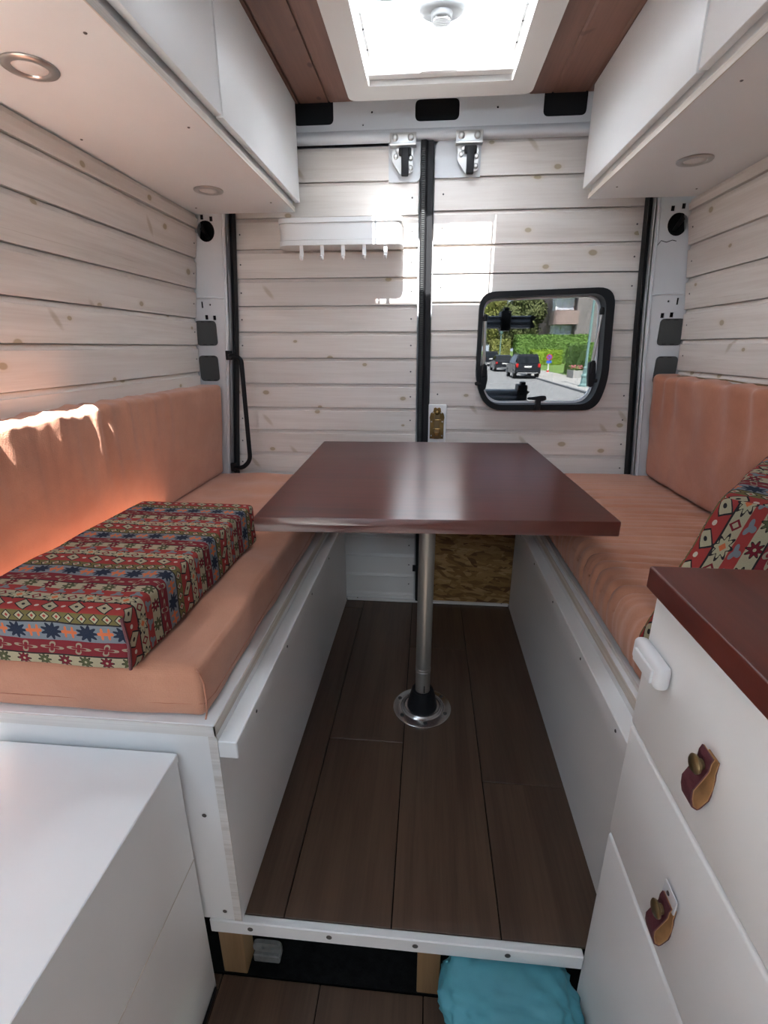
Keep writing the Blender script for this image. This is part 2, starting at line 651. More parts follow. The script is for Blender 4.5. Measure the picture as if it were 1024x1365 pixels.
def smooth_path(pts, r, seg=6):
    """Polyline with rounded corners."""
    pts = [Vector(p) for p in pts]
    out = [pts[0]]
    for a, b, c in zip(pts, pts[1:], pts[2:]):
        da, dc = (a - b), (c - b)
        k = min(r, da.length * 0.49, dc.length * 0.49)
        s, e = b + da.normalized() * k, b + dc.normalized() * k
        for i in range(seg + 1):
            t = i / seg
            out.append(s * (1 - t) ** 2 + b * 2 * t * (1 - t) + e * t * t)
    out.append(pts[-1])
    return out


def round_poly(pts, r, seg=6):
    """Closed 2-D polygon with rounded corners; r a number or one per corner."""
    n = len(pts)
    out = []
    for i in range(n):
        a, b, c = Vector(pts[i - 1]), Vector(pts[i]), Vector(pts[(i + 1) % n])
        rr = r[i] if isinstance(r, (list, tuple)) else r
        da, dc = (a - b), (c - b)
        k = min(rr, da.length * 0.49, dc.length * 0.49)
        if k < 1e-5:
            out.append((b.x, b.y))
            continue
        s, e = b + da.normalized() * k, b + dc.normalized() * k
        for j in range(seg + 1):
            t = j / seg
            q = s * (1 - t) ** 2 + b * 2 * t * (1 - t) + e * t * t
            out.append((q.x, q.y))
    return out


def rect(x0, x1, y0, y1): return [(x0, y0), (x1, y0), (x1, y1), (x0, y1)]


def place2(p, plane, d):
    if plane == 'xz': return Vector((p[0], d, p[1]))
    if plane == 'xy': return Vector((p[0], p[1], d))
    return Vector((d, p[0], p[1]))


def prism(poly, plane, d0, d1, bm=None):
    return ring_sweep([[place2(p, plane, d0) for p in poly], [place2(p, plane, d1) for p in poly]], True, bm)


def plate(outer, holes, plane, d0, d1):
    """Flat plate with holes cut right through it."""
    bm = bmesh.new()
    es = []
    loops = []
    for lp in [outer] + holes:
        vs = [bm.verts.new(place2(p, plane, d0)) for p in lp]
        loops.append(vs)
        for i in range(len(vs)):
            es.append(bm.edges.new((vs[i], vs[(i + 1) % len(vs)])))
    bmesh.ops.triangle_fill(bm, use_beauty=True, use_dissolve=False, edges=es)
    front = bm.faces[:]
    dup = bmesh.ops.duplicate(bm, geom=bm.verts[:] + bm.edges[:] + bm.faces[:])
    vm = dup['vert_map']
    off = place2((0, 0), plane, d1 - d0)
    for vs in loops:
        for v in vs:
            vm[v].co = v.co + off
    for vs in loops:
        for i in range(len(vs)):
            a, b = vs[i], vs[(i + 1) % len(vs)]
            bm.faces.new((a, b, vm[b], vm[a]))
    return bm


def axis_samples(a, b, r, step):
    L = b - a
    k = 4
    s = [a + r * (1 - math.cos(math.pi / 2 * i / k)) for i in range(k)]
    n = max(2, int((L - 2 * r) / step))
    s += [a + r + (L - 2 * r) * i / n for i in range(n + 1)]
    s += [b - r * (1 - math.cos(math.pi / 2 * i / k)) for i in range(k - 1, -1, -1)]
    return s


def soft_box(lo, hi, r, step, disp=None, uvf=None, xf=None):
    """Rounded box with a dense skin; disp(p, n) moves the skin, uvf(p, face) gives UVs."""
    lo, hi = Vector(lo), Vector(hi)
    S = [axis_samples(lo[i], hi[i], r, step) for i in range(3)]
    bm = bmesh.new()
    cache = {}
    cuv = {}

    def vert(p):
        key = (round(p[0], 5), round(p[1], 5), round(p[2], 5))
        if key in cache:
            return cache[key]
        q = Vector(p)
        inner = Vector([min(max(q[i], lo[i] + r), hi[i] - r) for i in range(3)])
        d = q - inner
        if d.length > 1e-9:
            nn = d.normalized()
            q2 = inner + nn * r
        else:
            nn = d
            q2 = q
        if disp:
            q2 = disp(q2, nn)
        v = bm.verts.new(q2)
        cache[key] = v
        cuv[v] = Vector(p)
        return v

    faces = []
    for ax in range(3):
        o1, o2 = (ax + 1) % 3, (ax + 2) % 3
        for side, val in ((-1, lo[ax]), (1, hi[ax])):
            for i in range(len(S[o1]) - 1):
                for j in range(len(S[o2]) - 1):
                    q = []
                    for (a, b) in ((i, j), (i + 1, j), (i + 1, j + 1), (i, j + 1)):
                        p = [0, 0, 0]
                        p[ax] = val
                        p[o1] = S[o1][a]
                        p[o2] = S[o2][b]
                        q.append(vert(p))
                    if len(set(q)) == 4:
                        f = bm.faces.new(q if side > 0 else q[::-1])
                        faces.append((f, ax, side))
    if uvf:
        L = bm.loops.layers.uv.new('UVMap')
        for f, ax, side in faces:
            for l in f.loops:
                l[L].uv = uvf(cuv[l.vert], ax, side)
    if xf is not None:
        for v in bm.verts:
            v.co = xf(v.co)
    return bm


def N(p, s=1.0, seed=0.0): return noise.noise(Vector((p[0] * s + seed, p[1] * s + seed * 1.7, p[2] * s)))


def screw(parent, p, d, r=0.004, name='screw', mat=None):
    p, d = Vector(p), Vector(d).normalized()
    return obj(name, lathe(p, d, [(r, -0.002), (r, 0.0005), (r * .7, 0.0013), (r * .25, 0.0013), (r * .2, 0.0006)], 10), mat or SCREW, parent, 40)


def L_(a, b, t): return a + (b - a) * t


def interp(tab, z):
    if z <= tab[0][0]: return tab[0][1]
    for (a, va), (b, vb) in zip(tab, tab[1:]):
        if z <= b: return L_(va, vb, (z - a) / (b - a))
    return tab[-1][1]


FLZ = -1.083      # raised floor
LOZ = -1.283      # lower floor
DY = 1.943        # face of the rear doors' boards
WALLX = [(-1.3, .885), (-.15, .882), (.1, .868), (.3, .843), (.45, .817), (.8, .76)]
PILX = [(-1.3, .84), (-.49, .797), (.03, .748), (.43, .721), (.7, .705)]

# ================================================================== THE SETTING
# ---- raised floor with its vinyl planks
floor = tag(obj('floor', box(-.885, .885, .637, 1.955, -1.108, -1.0895), FELT), 'raised dark plank floor between the two benches', kind='structure')
cuts = [-.47, -.258, -.042, .172, .390]
joints = {0: [1.86], 1: [1.112], 2: [1.588], 3: [.998]}
for i in range(4):
    ys = [.637] + joints[i] + [1.925]
    for a, b in zip(ys, ys[1:]):
        obj('floor_plank', box(cuts[i] + .0012, cuts[i + 1] - .0012, a + .0012, b - .0012, -1.0895, FLZ, .0008, 1), FLOORW, floor)
# ---- lower floor in front of the step
flow = tag(obj('floor_lower', box(-.885, .885, -1.3, .64, -1.32, -1.2895), FELT), 'lower dark plank floor in front of the step', kind='structure')
cl = [-.62, -.405, -.192, .026, .24, .46]
for i in range(5):
    obj('floor_plank', box(cl[i] + .0012, cl[i + 1] - .0012, -1.25, .637, -1.2895, LOZ, .0008, 1), FLOORW, flow)
tag(obj('floor_underside', box(-.885, .885, .6405, 1.955, -1.32, LOZ + .001), FELT), 'black carpet under the raised floor', kind='structure')

# ---- trims
t1 = tag(obj('trim_1', box(-.405, .322, .620, .6365, -1.117, -1.082, .002, 1), WHITE), 'white painted edge strip along the front of the raised floor', kind='structure')
for x in (-.322, -.163, .006, .182):
    screw(t1, (x, .620, -1.098), (0, -1, 0), .0058)
t2 = tag(obj('trim_2', box(-.336, .379, 1.926, 1.940, FLZ, FLZ + .010, .001, 1), WHITE), 'thin white strip where the floor meets the rear doors', kind='structure')
for x in (-.29, .35):
    screw(t2, (x, 1.933, FLZ + .010), (0, 0, 1), .003)


# ---- side walls
def wall_board(sgn, z0, z1, y0, y1, parent):
    a0, a1 = interp(WALLX, z0), interp(WALLX, z1)
    h = z1 - z0
    am = L_(a0, a1, 1 - .013 / h)
    poly = [(sgn * a0, z0 + .0022), (sgn * am, z1 - .013), (sgn * (am + .005), z1 - .0115), (sgn * (a1 + .009), z1), (sgn * (a1 + .014), z1), (sgn * (a0 + .014), z0 + .0022)]
    o = obj('plank', prism(poly, 'xz', y0, y1), PINE_Y, parent)
    return o


def side_skin(sgn, y0, y1, zt):
    poly = [(sgn * (interp(WALLX, z) + .016), z) for z in (-1.3, -.5, -.15, .1, .3, zt)]
    poly += [(sgn * (interp(WALLX, z) + .055), z) for z in (zt, .3, .1, -.15, -.5, -1.3)]
    return prism(poly, 'xz', y0, y1)


wl = tag(obj('wall_left', side_skin(-1, .46, 1.99, .4395), VAN), 'left side wall clad in whitewashed pine boards', kind='structure')
zl = [-.39, -.29, -.19, -.092, .006, .1, .2, .300, .393, .438]
for k, (a, b) in enumerate(zip(zl, zl[1:])):
    o = wall_board(-1, a, b, .47, 1.874, wl)
    if k < 8:
        xm = -(interp(WALLX, (a + b) / 2))
        screw(o, (xm, 1.855, (a + b) / 2), (1, 0, 0), .0026, 'nail')
wr_ = tag(obj('wall_right', side_skin(1, .3, 1.99, .4495), VAN), 'right side wall clad in whitewashed pine boards', kind='structure')
zr = [-.37, -.275, -.178, -.079, .022, .119, .217, .315, .415, .449]
for k, (a, b) in enumerate(zip(zr, zr[1:])):
    o = wall_board(1, a, b, .32, 1.874, wr_)
    if k < 8:
        xm = interp(WALLX, (a + b) / 2)
        screw(o, (xm, 1.845, (a + b) / 2), (-1, 0, 0), .0026, 'nail')
# the body in front of the seating area: a high left side and the cab opening stay simple
WALLD = flat('dark_unseen_wall', (0.10, 0.10, 0.105), 0.7, var=0.1)  # unseen walls coloured dark to cut the bounced light
tag(obj('wall_left_front', box(-.96, -.925, -.38, .455, -1.3, .79), WALLD), 'plain left side of the van body beside the low cabinet', kind='structure')
tag(obj('wall_left_cab', box(-.96, -.925, -1.3, -.38, -1.3, .79), WALLD), 'dark left side of the van body towards the cab', kind='structure')
tag(obj('wall_left_top', box(-.96, -.925, .455, 1.99, .40, .79), VAN), 'upper left side of the van body behind the cabinet', kind='structure')
tag(obj('wall_right_top', box(.925, .96, .3, 1.99, .40, .79), VAN), 'upper right side of the van body behind the cabinet', kind='structure')
tag(obj('wall_right_front', box(.90, .96, -1.3, .3, -1.3, .79), WALLD), 'plain right side of the van body beside the drawers', kind='structure')
tag(obj('wall_front', box(-.92, .92, -1.30, -1.27, -1.3, .55), WALLD), 'unseen partition added to hold back light from the cab', kind='structure')  # added out of view to block light entering from the cab

# ---- roof and ceiling
roof = tag(obj('ceiling', plate(rect(-.96, .96, -1.3, 1.99), [rect(-.222, .238, 1.33, 1.772), rect(-.905, -.40, -1.26, -.93), rect(-.905, -.762, -.38, .56)], 'xy', .79, .84), VAN),  # hatch hole, then two unseen openings added on the left for sunlight
           'van roof lined with brown stained boards', kind='structure')


def ceil_board(x0, x1, y0, y1):
    t = .006
    poly = [(x0 + .001, .772), (x0 + .001, .763), (x0 + .007, .760), (x1 - .001, .760), (x1 - .001, .772)]
    obj('ceiling_plank', prism(poly, 'xz', y0, y1), CEILW, roof)
    return t


for a, b in ((-.478, -.452), (-.452, -.352), (-.352, -.270), (.292, .365), (.365, .470), (.470, .496)):
    ceil_board(a, b, .05, 1.916)
for a, b in ((-.270, -.13), (-.13, .01), (.01, .15), (.15, .292)):
    ceil_board(a, b, .05, 1.19)

# ---- rear wall of the body: header beam, pillars, seals
wrear = thing('wall_rear', (0, 1.93, FLZ), 'white steel rear door frame of the van body', None, kind='structure')
slot = lambda x0, x1, z0, z1, r=.018: round_poly(rect(x0, x1, z0, z1), r, 5)
tiny = lambda x, z, r=.004: [(x + r * math.cos(i * math.pi / 3), z + r * math.sin(i * math.pi / 3)) for i in range(6)]
obj('header_beam', plate(rect(-.80, .80, .672, .80), [slot(-.067, .077, .704, .765), slot(-.475, -.339, .704, .782), slot(.345, .481, .704, .782),
    tiny(-.21, .735), tiny(.20, .735), tiny(.29, .775, .003), tiny(-.24, .70, .003), tiny(-.262, .772, .003)], 'xz', 1.930, 1.934), VAN, wrear)
lip = [(1.934, .690), (1.9285, .684), (1.917, .676), (1.914, .666), (1.916, .656), (1.924, .652), (1.946, .652), (1.946, .690)]
obj('header_lip', prism([(p[0], p[1]) for p in lip], 'yz', -.80, .80), VAN, wrear, 60)
obj('header_cavity', box(-.80, .80, 1.972, 1.985, .655, .80), VOID, wrear)
obj('header_cavity', box(-.30, .30, 1.962, 1.971, .70, .715), GREYP, wrear)
for sx in (-1, 1):
    zs = [-1.08 + 1.74 * i / 12 for i in range(13)]
    outer = [(sx * interp(PILX, z), z) for z in zs] + [(sx * .93, z) for z in zs[::-1]]
    hz = .388 if sx < 0 else .380
    hole = [(sx * .799 + .032 * math.cos(i * math.pi / 12), hz + .034 * math.sin(i * math.pi / 12)) for i in range(24)]
    sq = lambda x, z, w=.006, h=.008: rect(sx * x - w, sx * x + w, z - h, z + h)
    pil = obj('pillar', plate(outer, [hole, sq(.830, .105), sq(.800, .103), sq(.809, .432), sq(.776, .426), tiny(sx * .812, .148, .004), sq(.842, .148, .0035, .011)],
                              'xz', 1.880, 1.884), VAN, wrear)
    # return towards the door, and a pressed step across the pillar
    rr = []
    for z in zs:
        x = interp(PILX, z)
        rr.append([Vector((sx * x, 1.880, z)), Vector((sx * (x + .004), 1.880, z)), Vector((sx * (x + .012), 1.940, z)), Vector((sx * (x + .006), 1.940, z))])
    obj('pillar_return', ring_sweep(rr), VAN, wrear)
    obj('pillar_ridge', tube([(sx * .752, 1.8795, .168), (sx * .80, 1.8795, .172), (sx * .858, 1.8795, .170)], .0035, 6), VAN, wrear, 180)
    rg = [Vector((sx * (interp(PILX, z) + .014), 1.8795, z)) for z in zs]
    obj('pillar_ridge', tube(rg, .003, 6), VAN, wrear, 180)
    cav = [(sx * (interp(PILX, z) + .012), z) for z in zs] + [(sx * .93, z) for z in zs[::-1]]
    obj('pillar_cavity', prism(cav, 'xz', 1.935, 1.94), VOID, wrear)
    for (z0, z1, xi) in ((.005, .093, .796), (-.125, -.031, .803)):
        p = round_poly(rect(min(sx * xi, sx * .876), max(sx * xi, sx * .876), z0, z1), .016, 5)
        cp = obj('cover_plate', prism(p, 'xz', 1.874, 1.880), GREYP, wrear)
        for q in (.818, .845):
            for zz in (z0 + .004, z1 - .004):
                obj('clip_slot', box(sx * q - .007, sx * q + .007, 1.8735, 1.8742, zz - .0012, zz + .0012), VOID, cp)
    # black rubber seal beside the door
    rs = []
    for z in zs:
        x = interp(PILX, z) - .002
        rs.append([Vector((sx * x, 1.905, z)), Vector((sx * (x - .013), 1.898, z)), Vector((sx * (x - .015), 1.925, z)), Vector((sx * (x - .010), 1.942, z)), Vector((sx * (x + .004), 1.942, z))])
    obj('door_seal', ring_sweep(rs), RUBBER, wrear, 60)
    # cable bundle in the round hole
    cab = B()
    for k in range(4):
        tube([(sx * (.822 + .004 * k), 1.90 + .004 * k, .452), (sx * (.815 - .003 * k), 1.885, .42), (sx * (.808 + .003 * k), 1.883, .395), (sx * (.803 + .002 * k), 1.92, .37)], .0032, 6, cab)
    obj('cable_bundle', cab, BLACKP, wrear, 180)
    if sx > 0:
        obj('crack_mark', tube([(.742, 1.8796, .315), (.755, 1.8796, .333), (.772, 1.8796, .328), (.790, 1.8796, .334), (.803, 1.8796, .331)], .0012, 5), VOID, wrear)

# ---- rear doors
d1 = thing('door_1', (-.40, 1.96, FLZ), 'left rear van door clad in whitewashed pine boards', None, kind='structure')
d2 = thing('door_2', (.40, 1.96, FLZ), 'right rear van door clad in pine boards with a window', None, kind='structure')
obj('outer_skin', box(-.86, -.026, 1.972, 1.985, -1.10, .66), VAN, d1)
WIN_O = [(.177, .186), (.645, .199), (.662, -.125), (.632, -.226), (.228, -.230), (.180, -.13)]
WIN_I = [(.192, .166), (.616, .179), (.636, -.112), (.608, -.204), (.236, -.209), (.194, -.118)]
RAD_O = [.055, .06, .16, .05, .07, .12]
inner = round_poly(WIN_I, [.045, .05, .14, .05, .06, .11], 7)
outer = round_poly(WIN_O, RAD_O, 7)
mid = [((a[0] + b[0]) / 2, (a[1] + b[1]) / 2) for a, b in zip(inner, outer)]
obj('outer_skin', plate(rect(-.02, .86, -1.10, .66), [mid], 'xz', 1.972, 1.985), VAN, d2)
NX0, NX1, NZ0, NZ1 = .185, .640, -.217, .183     # cut-out of the cladding, hidden under the window frame


obj('window_surround', plate(rect(NX0 - .004, NX1 + .004, NZ0 - .004, NZ1 + .004), [mid], 'xz', DY + .0012, DY + .0135), PINE_X, d2)


def door_board(x0, x1, z0, z1, parent, notch=True, mat=None):
    c = .012
    if notch and z1 > NZ0 and z0 < NZ1 and x1 > NX1:
        pieces = []
        pieces.append([(x0, z0), (NX0, z0), (NX0, z1 - c), (x0, z1 - c)])
        pieces.append([(NX1, z0), (x1, z0), (x1, z1 - c), (NX1, z1 - c)])
        bm = B()
        full = []
        if z0 >= NZ0 and z1 <= NZ1:
            for (a, b) in ((x0, NX0), (NX1, x1)):
                poly = [(DY, z0 + .0020), (DY, z1 - c), (DY + .004, z1 - c + .0015), (DY + .009, z1), (DY + .014, z1), (DY + .014, z0 + .0020)]
                bm = B()
                prism(poly, 'yz', a, b, bm)
                full.append(bm)
            for bm in full:
                obj('plank', bm, mat or PINE_X, parent)
            return
        if z0 < NZ0:
            poly = [(x0, z0), (x1, z0), (x1, z1), (NX1, z1), (NX1, NZ0), (NX0, NZ0), (NX0, z1), (x0, z1)]
        else:
            poly = [(x0, z0), (NX0, z0), (NX0, NZ1), (NX1, NZ1), (NX1, z0), (x1, z0), (x1, z1 - .003), (x0, z1 - .003)]
        return obj('plank', prism(poly, 'xz', DY, DY + .014), mat or PINE_X, parent)
    poly = [(DY, z0 + .0020), (DY, z1 - c), (DY + .004, z1 - c + .0015), (DY + .009, z1), (DY + .014, z1), (DY + .014, z0 + .0020)]
    return obj('plank', prism(poly, 'yz', x0, x1), mat or PINE_X, parent)


ZL = [-1.075, -1.046, -.953, -.858, -.77, -.68, -.59, -.50, -.414, -.321, -.231, -.138, -.042, .053, .145, .240, .337, .437, .543, .645]
for i, (a, b) in enumerate(zip(ZL, ZL[1:])):
    xl = -(interp(PILX, (a + b) / 2) + .03)
    xr = -.155 if i == len(ZL) - 2 else -.052 + (.6 - a) * .008
    o = door_board(xl, xr, a, b, d1, False, WHITE if b < -.67 else None)
    for x in (xl + .055, xr - .022):
        if i > 0 and i < len(ZL) - 2:
            screw(o, (x, DY, (a + b) / 2), (0, -1, 0), .0030, 'nail')
ZR = [-.62, -.50, -.405, -.311, -.218, -.130, -.036, .057, .158, .250, .343, .448, .548, .655]
for i, (a, b) in enumerate(zip(ZR, ZR[1:])):
    xr = interp(PILX, (a + b) / 2) + .03
    xl = .155 if i == len(ZR) - 2 else .003 + (.6 - a) * .006
    o = door_board(xl, xr, a, b, d2, True)
    if o is not None and i < len(ZR) - 2:
        for x in (xl + .03, xr - .06):
            screw(o, (x, DY, (a + b) / 2), (0, -1, 0), .0030, 'nail')
obj('strand_board_panel', box(.012, .80, DY - .004, DY + .012, -1.078, -.625), OSB, d2)
obj('keeper_slot', box(-.045, -.012, DY - .004, DY - .001, -.935, -.905), VOID, d1)
# ribbed black seal where the doors meet
zs = [-1.07 + 1.72 * i / 20 for i in range(21)]
sx_ = lambda z: -.024 + (.635 - z) * .0091
rs = [[Vector((sx_(z) - .023, 1.944, z)), Vector((sx_(z) - .021, 1.922, z)), Vector((sx_(z) - .004, 1.918, z)), Vector((sx_(z) + .002, 1.928, z)), Vector((sx_(z) + .020, 1.926, z)), Vector((sx_(z) + .023, 1.944, z))] for z in zs]
seal = obj('centre_seal', ring_sweep(rs), RUBBER, d1)
ribs = B()
z = -.38
while z < .63:
    xx = sx_(z)
    box(xx - .017, xx - .007, 1.9155, 1.9215, z - .0016, z + .0016, 0, 1, ribs)
    z += .0062
obj('seal_ribs', ribs, GREYP, seal)['kind'] = 'stuff'
# steel corners of the doors with their latches
for par, x0, x1, xc, sgn in ((d1, -.155, -.046, -.105, -1), (d2, .003, .155, .112, 1)):
    z0 = .537 if sgn < 0 else .546
    rad = [.001, .02, .001, .001] if sgn < 0 else [.001, .001, .001, .03]
    obj('steel_corner', prism(round_poly(rect(x0, x1, z0, .655), rad, 5), 'xz', DY - .002, DY + .010), VAN, par)
    brk = obj('striker_bracket', box(xc - .044, xc + .044, 1.905, 1.913, .636, .668, .003, 2), STEEL, par, 40)
    obj('bracket_foot', box(xc - .044, xc + .044, 1.905, 1.932, .632, .638, .001, 1), STEEL, brk)
    for q in (-.026, .026):
        obj('bolt', lathe((xc + q, 1.905, .653), (0, -1, 0), [(.011, 0), (.011, .002), (.008, .005), (.003, .006)], 14), STEEL, brk, 40)
    pl = [(xc - .036, .632), (xc + .034, .632), (xc + .034, .560), (xc - .008, .552), (xc - .036, .590)]
    lat = obj('latch_plate', prism(round_poly(pl, .006, 3), 'xz', 1.924, 1.930), STEEL, par)
    obj('latch_tongue', box(xc - .005, xc + .019, 1.906, 1.926, .548, .626, .003, 2), BLACKP, lat, 40)
    obj('latch_hook', box(xc - .014, xc + .027, 1.909, 1.925, .606, .628, .004, 2), BLACKP, lat, 40)
    for (bx_, bz) in ((-.024, .606), (.026, .600), (.026, .572), (-.018, .622)):
        obj('bolt', lathe((xc + bx_, 1.924, bz), (0, -1, 0), [(.008, 0), (.008, .003), (.005, .006), (.002, .006)], 12), STEEL, lat, 40)
# brass hasp on its white backing plate
hb = obj('hasp_backing', box(.003, .075, 1.934, 1.942, -.365, -.212, .002, 1), WHITE, d2)
hp = [(.012, -.345), (.066, -.345), (.066, -.272), (.068, -.262), (.064, -.246), (.054, -.238), (.052, -.226), (.046, -.223), (.039, -.227), (.032, -.223), (.026, -.226), (.024, -.238), (.014, -.246), (.010, -.262), (.012, -.272)]
hs = obj('brass_hasp', prism(hp, 'xz', 1.929, 1.934), BRASS, d2)
obj('hasp_bar', box(.028, .050, 1.922, 1.930, -.345, -.250, .002, 2), BRONZE, hs)
obj('hasp_staple', box(.030, .048, 1.913, 1.924, -.332, -.318, .003, 2), BRASS, hs)
for z in (-.270, -.306):
    obj('hasp_loop', tube(smooth_path([(.027, 1.930, z), (.027, 1.918, z), (.051, 1.918, z), (.051, 1.930, z)], .006, 4), .0025, 8), BRASS, hs, 60)
obj('hasp_knob', lathe((.039, 1.929, -.243), (0, -1, 0), [(.008, 0), (.006, .004), (.009, .010), (.006, .014), (.001, .015)], 16), BRASS, hs, 60)
for x, z in ((.023, -.243), (.055, -.243), (.018, -.278), (.060, -.278), (.018, -.333), (.060, -.333)):
    screw(hs, (x, 1.929, z), (0, -1, 0), .0030, 'screw', STEEL)

# ---- the window in the right door
w1 = thing('window_1', (.42, 1.95, -.226), 'black framed rounded window in the right rear door', None, kind='structure')
obj('window_frame', plate(outer, [inner], 'xz', 1.914, 1.985), BLACKP, w1)
in2 = [(x * .965 + .42 * .035, z * .965) for x, z in inner]
obj('pane_rim', plate(inner, [in2], 'xz', 1.972, 1.982), WPLAST, w1)
obj('pane', prism(inner, 'xz', 1.984, 1.987), PANE, w1)
for (xt, zt, xb, zb) in ((.200, .098, .205, -.085), (.604, .118, .594, -.072)):
    st = obj('stay_rod', tube([(xt, 1.905, zt), (xb, 1.910, zb)], .0055, 12), STEEL, w1, 60)
    obj('rod_cap', lathe((xt, 1.905, zt - .010), (0, 0, 1), [(.008, 0), (.009, .012), (.007, .022), (.002, .025)], 14), BLACKP, st, 60)
    s = 1 if xt < .4 else -1
    br = obj('stay_bracket', prism(round_poly([(xb - .012, zb + .022), (xb + .010, zb + .022), (xb + .016, zb - .030), (xb + .010, zb - .068), (xb - .006, zb - .068), (xb - .010, zb - .030)], .008, 4), 'xz', 1.898, 1.918), BLACKP, w1, 40)
    obj('bracket_arm', box(min(xb, xb - s * .028), max(xb, xb - s * .028), 1.905, 1.922, zb - .052, zb - .040, .003, 2), BLACKP, br)
    obj('bracket_lever', box(xb - .006, xb + .006, 1.890, 1.900, zb - .020, zb + .026, .003, 2), BLACKP, br)
ct = obj('catch', box(.405, .424, 1.895, 1.918, -.226, -.176, .003, 2), BLACKP, w1)
obj('catch_lever', prism(round_poly([(.372, -.186), (.372, -.178), (.40, -.176), (.420, -.172), (.438, -.172), (.442, -.186), (.425, -.192), (.40, -.188)], .005, 4), 'xz', 1.888, 1.902), BLACKP, ct, 40)

# ================================================================== ROOF HATCH
hx0, hx1, hy0, hy1 = -.200, .219, 1.355, 1.750
hat = thing('roof_hatch', (.01, 1.55, .728), 'white square roof hatch with milky dome above the table', 'roof hatch')
ro = round_poly(rect(-.270, .288, 1.195, 1.836), .03, 6)
ri = round_poly(rect(hx0, hx1, hy0 - .09, hy1), .008, 3)
obj('inner_frame', plate(ro, [ri], 'xy', .728, .760), HATCHP, hat)
sh = B()
for (a, b, c, d) in ((hx0 - .022, hx0, hy0, hy1 + .022), (hx1, hx1 + .019, hy0, hy1 + .022), (hx0, hx1, hy1, hy1 + .022)):
    box(a, b, c, d, .760, .895, 0, 1, sh)
box(hx0 - .022, hx1 + .019, 1.332, 1.350, .760, .895, 0, 1, sh)
obj('shaft', sh, HATCHP, hat)
rail = obj('blind_rail', box(hx0 + .002, hx1 - .002, hy1 - .030, hy1 - .001, .742, .757, .003, 2), HATCHP, hat)
obj('rail_grip', box(-.045, .058, hy1 - .033, hy1 - .029, .744, .750, .001, 1), HATCHP, rail)
obj('rail_shadow_gap', box(hx0 + .004, hx1 - .004, hy1 - .020, hy1 - .001, .7575, .7610), GREYP, rail)
obj('blind_cassette', box(hx0 - .020, hx1 + .018, 1.300, 1.473, .842, .862), HATCHP, hat)
for x in (hx0 + .010, hx1 - .010):
    g = obj('guide_track', box(x - .004, x + .004, 1.49, hy1 - .03, .764, .770, .001, 1), STEEL, hat)
    for yy in (1.55, 1.64):
        screw(g, (x, yy, .764), (0, 0, -1), .003)
# dome: a shallow milky shell with a pressed rim and a cross rib
dome = soft_box((hx0 - .028, 1.30, .896), (hx1 + .026, hy1 + .035, .935), .018, .06)
do = obj('dome', dome, DOME, hat, 60)
ribp = []
for i in range(25):
    t = i / 24
    x = L_(hx0 + .004, hx1 - .004, t)
    y = 1.655 + .030 * math.sin(math.pi * t) ** 0.6
    ribp.append((x, y, .888))
obj('dome_rib', tube(ribp, .007, 8), KNOBP, do, 180)
pan = [(hx0 + .03, 1.68), (-.03, 1.705), (.05, 1.705), (hx1 - .03, 1.68), (hx1 - .03, hy1 - .01), (hx0 + .03, hy1 - .01)]
obj('dome_recess', plate(round_poly(rect(hx0 + .006, hx1 - .006, 1.672, hy1 - .002), .03, 5), [round_poly(rect(hx0 + .03, hx1 - .03, 1.70, hy1 - .02), .03, 5)], 'xy', .880, .888), DOME2, do)
hk = obj('handle_plate', lathe((.009, 1.705, .880), (0, 0, -1), [(.046, 0), (.046, .008), (.038, .016), (.004, .016)], 28), KNOBP, hat, 60)
for v in hk.data.vertices:
    v.co.x = (v.co.x - (.009 - .01)) * 1.45 + (.009 - .01)
obj('handle_knob', lathe((.009, 1.703, .867), (0, 0, -1), [(.030, 0), (.029, .014), (.025, .018), (.003, .018)], 28), KNOBP, hk, 60)
kg = B()
for k in range(7):
    q = -.018 + .006 * k
    w = math.sqrt(max(0, .024 ** 2 - q * q))
    box(.009 - w, .009 + w, 1.703 + q - .0012, 1.703 + q + .0012, .8465, .8495, 0, 1, kg)
obj('knob_ridges', kg, STEEL, hk)

# ================================================================== OVERHEAD CABINETS
def overhead(sgn, zb, xf, xd, y0, seam, y1, ztop, label):
    """xf: front edge of the bottom panel, xd: outer face of the doors."""
    t = thing('overhead_cabinet', (sgn * .65, (y0 + y1) / 2, zb), label, 'cabinet', 'white overhead cabinets')
    s = lambda a, b: (min(sgn * a, sgn * b), max(sgn * a, sgn * b))
    bp = obj('bottom_panel', box(*s(xf, interp(WALLX, zb) + .013), y0, y1, zb, zb + .009), WHITE, t)
    for yy in (y0 + .12, seam - .03, y1 - .12):
        screw(bp, (sgn * (xf + .045), yy, zb), (0, 0, -1), .003)
        screw(bp, (sgn * (interp(WALLX, zb) - .03), yy + .04, zb), (0, 0, -1), .003)
    obj('bottom_edge', box(*s(xf - .0025, xf), y0, y1, zb, zb + .0145), PLY, t)
    obj('front_rail', box(*s(xf + .004, xf + .02), y0, y1, zb + .014, zb + .055), WHITE, t)
    obj('back_board', box(*s(xf + .02, .748), y1 - .015, y1, zb + .014, ztop), WHITE, t)
    obj('back_board', box(*s(xf + .02, .748), y0, y0 + .015, zb + .014, ztop), WHITE, t)
    for a, b in ((y0, seam - .004), (seam + .004, y1 + .004)):
        obj('cabinet_door', box(*s(xd, xd + .018), a, b, zb + .027, ztop, .003, 2), WHITE2, t, 40)
    return t


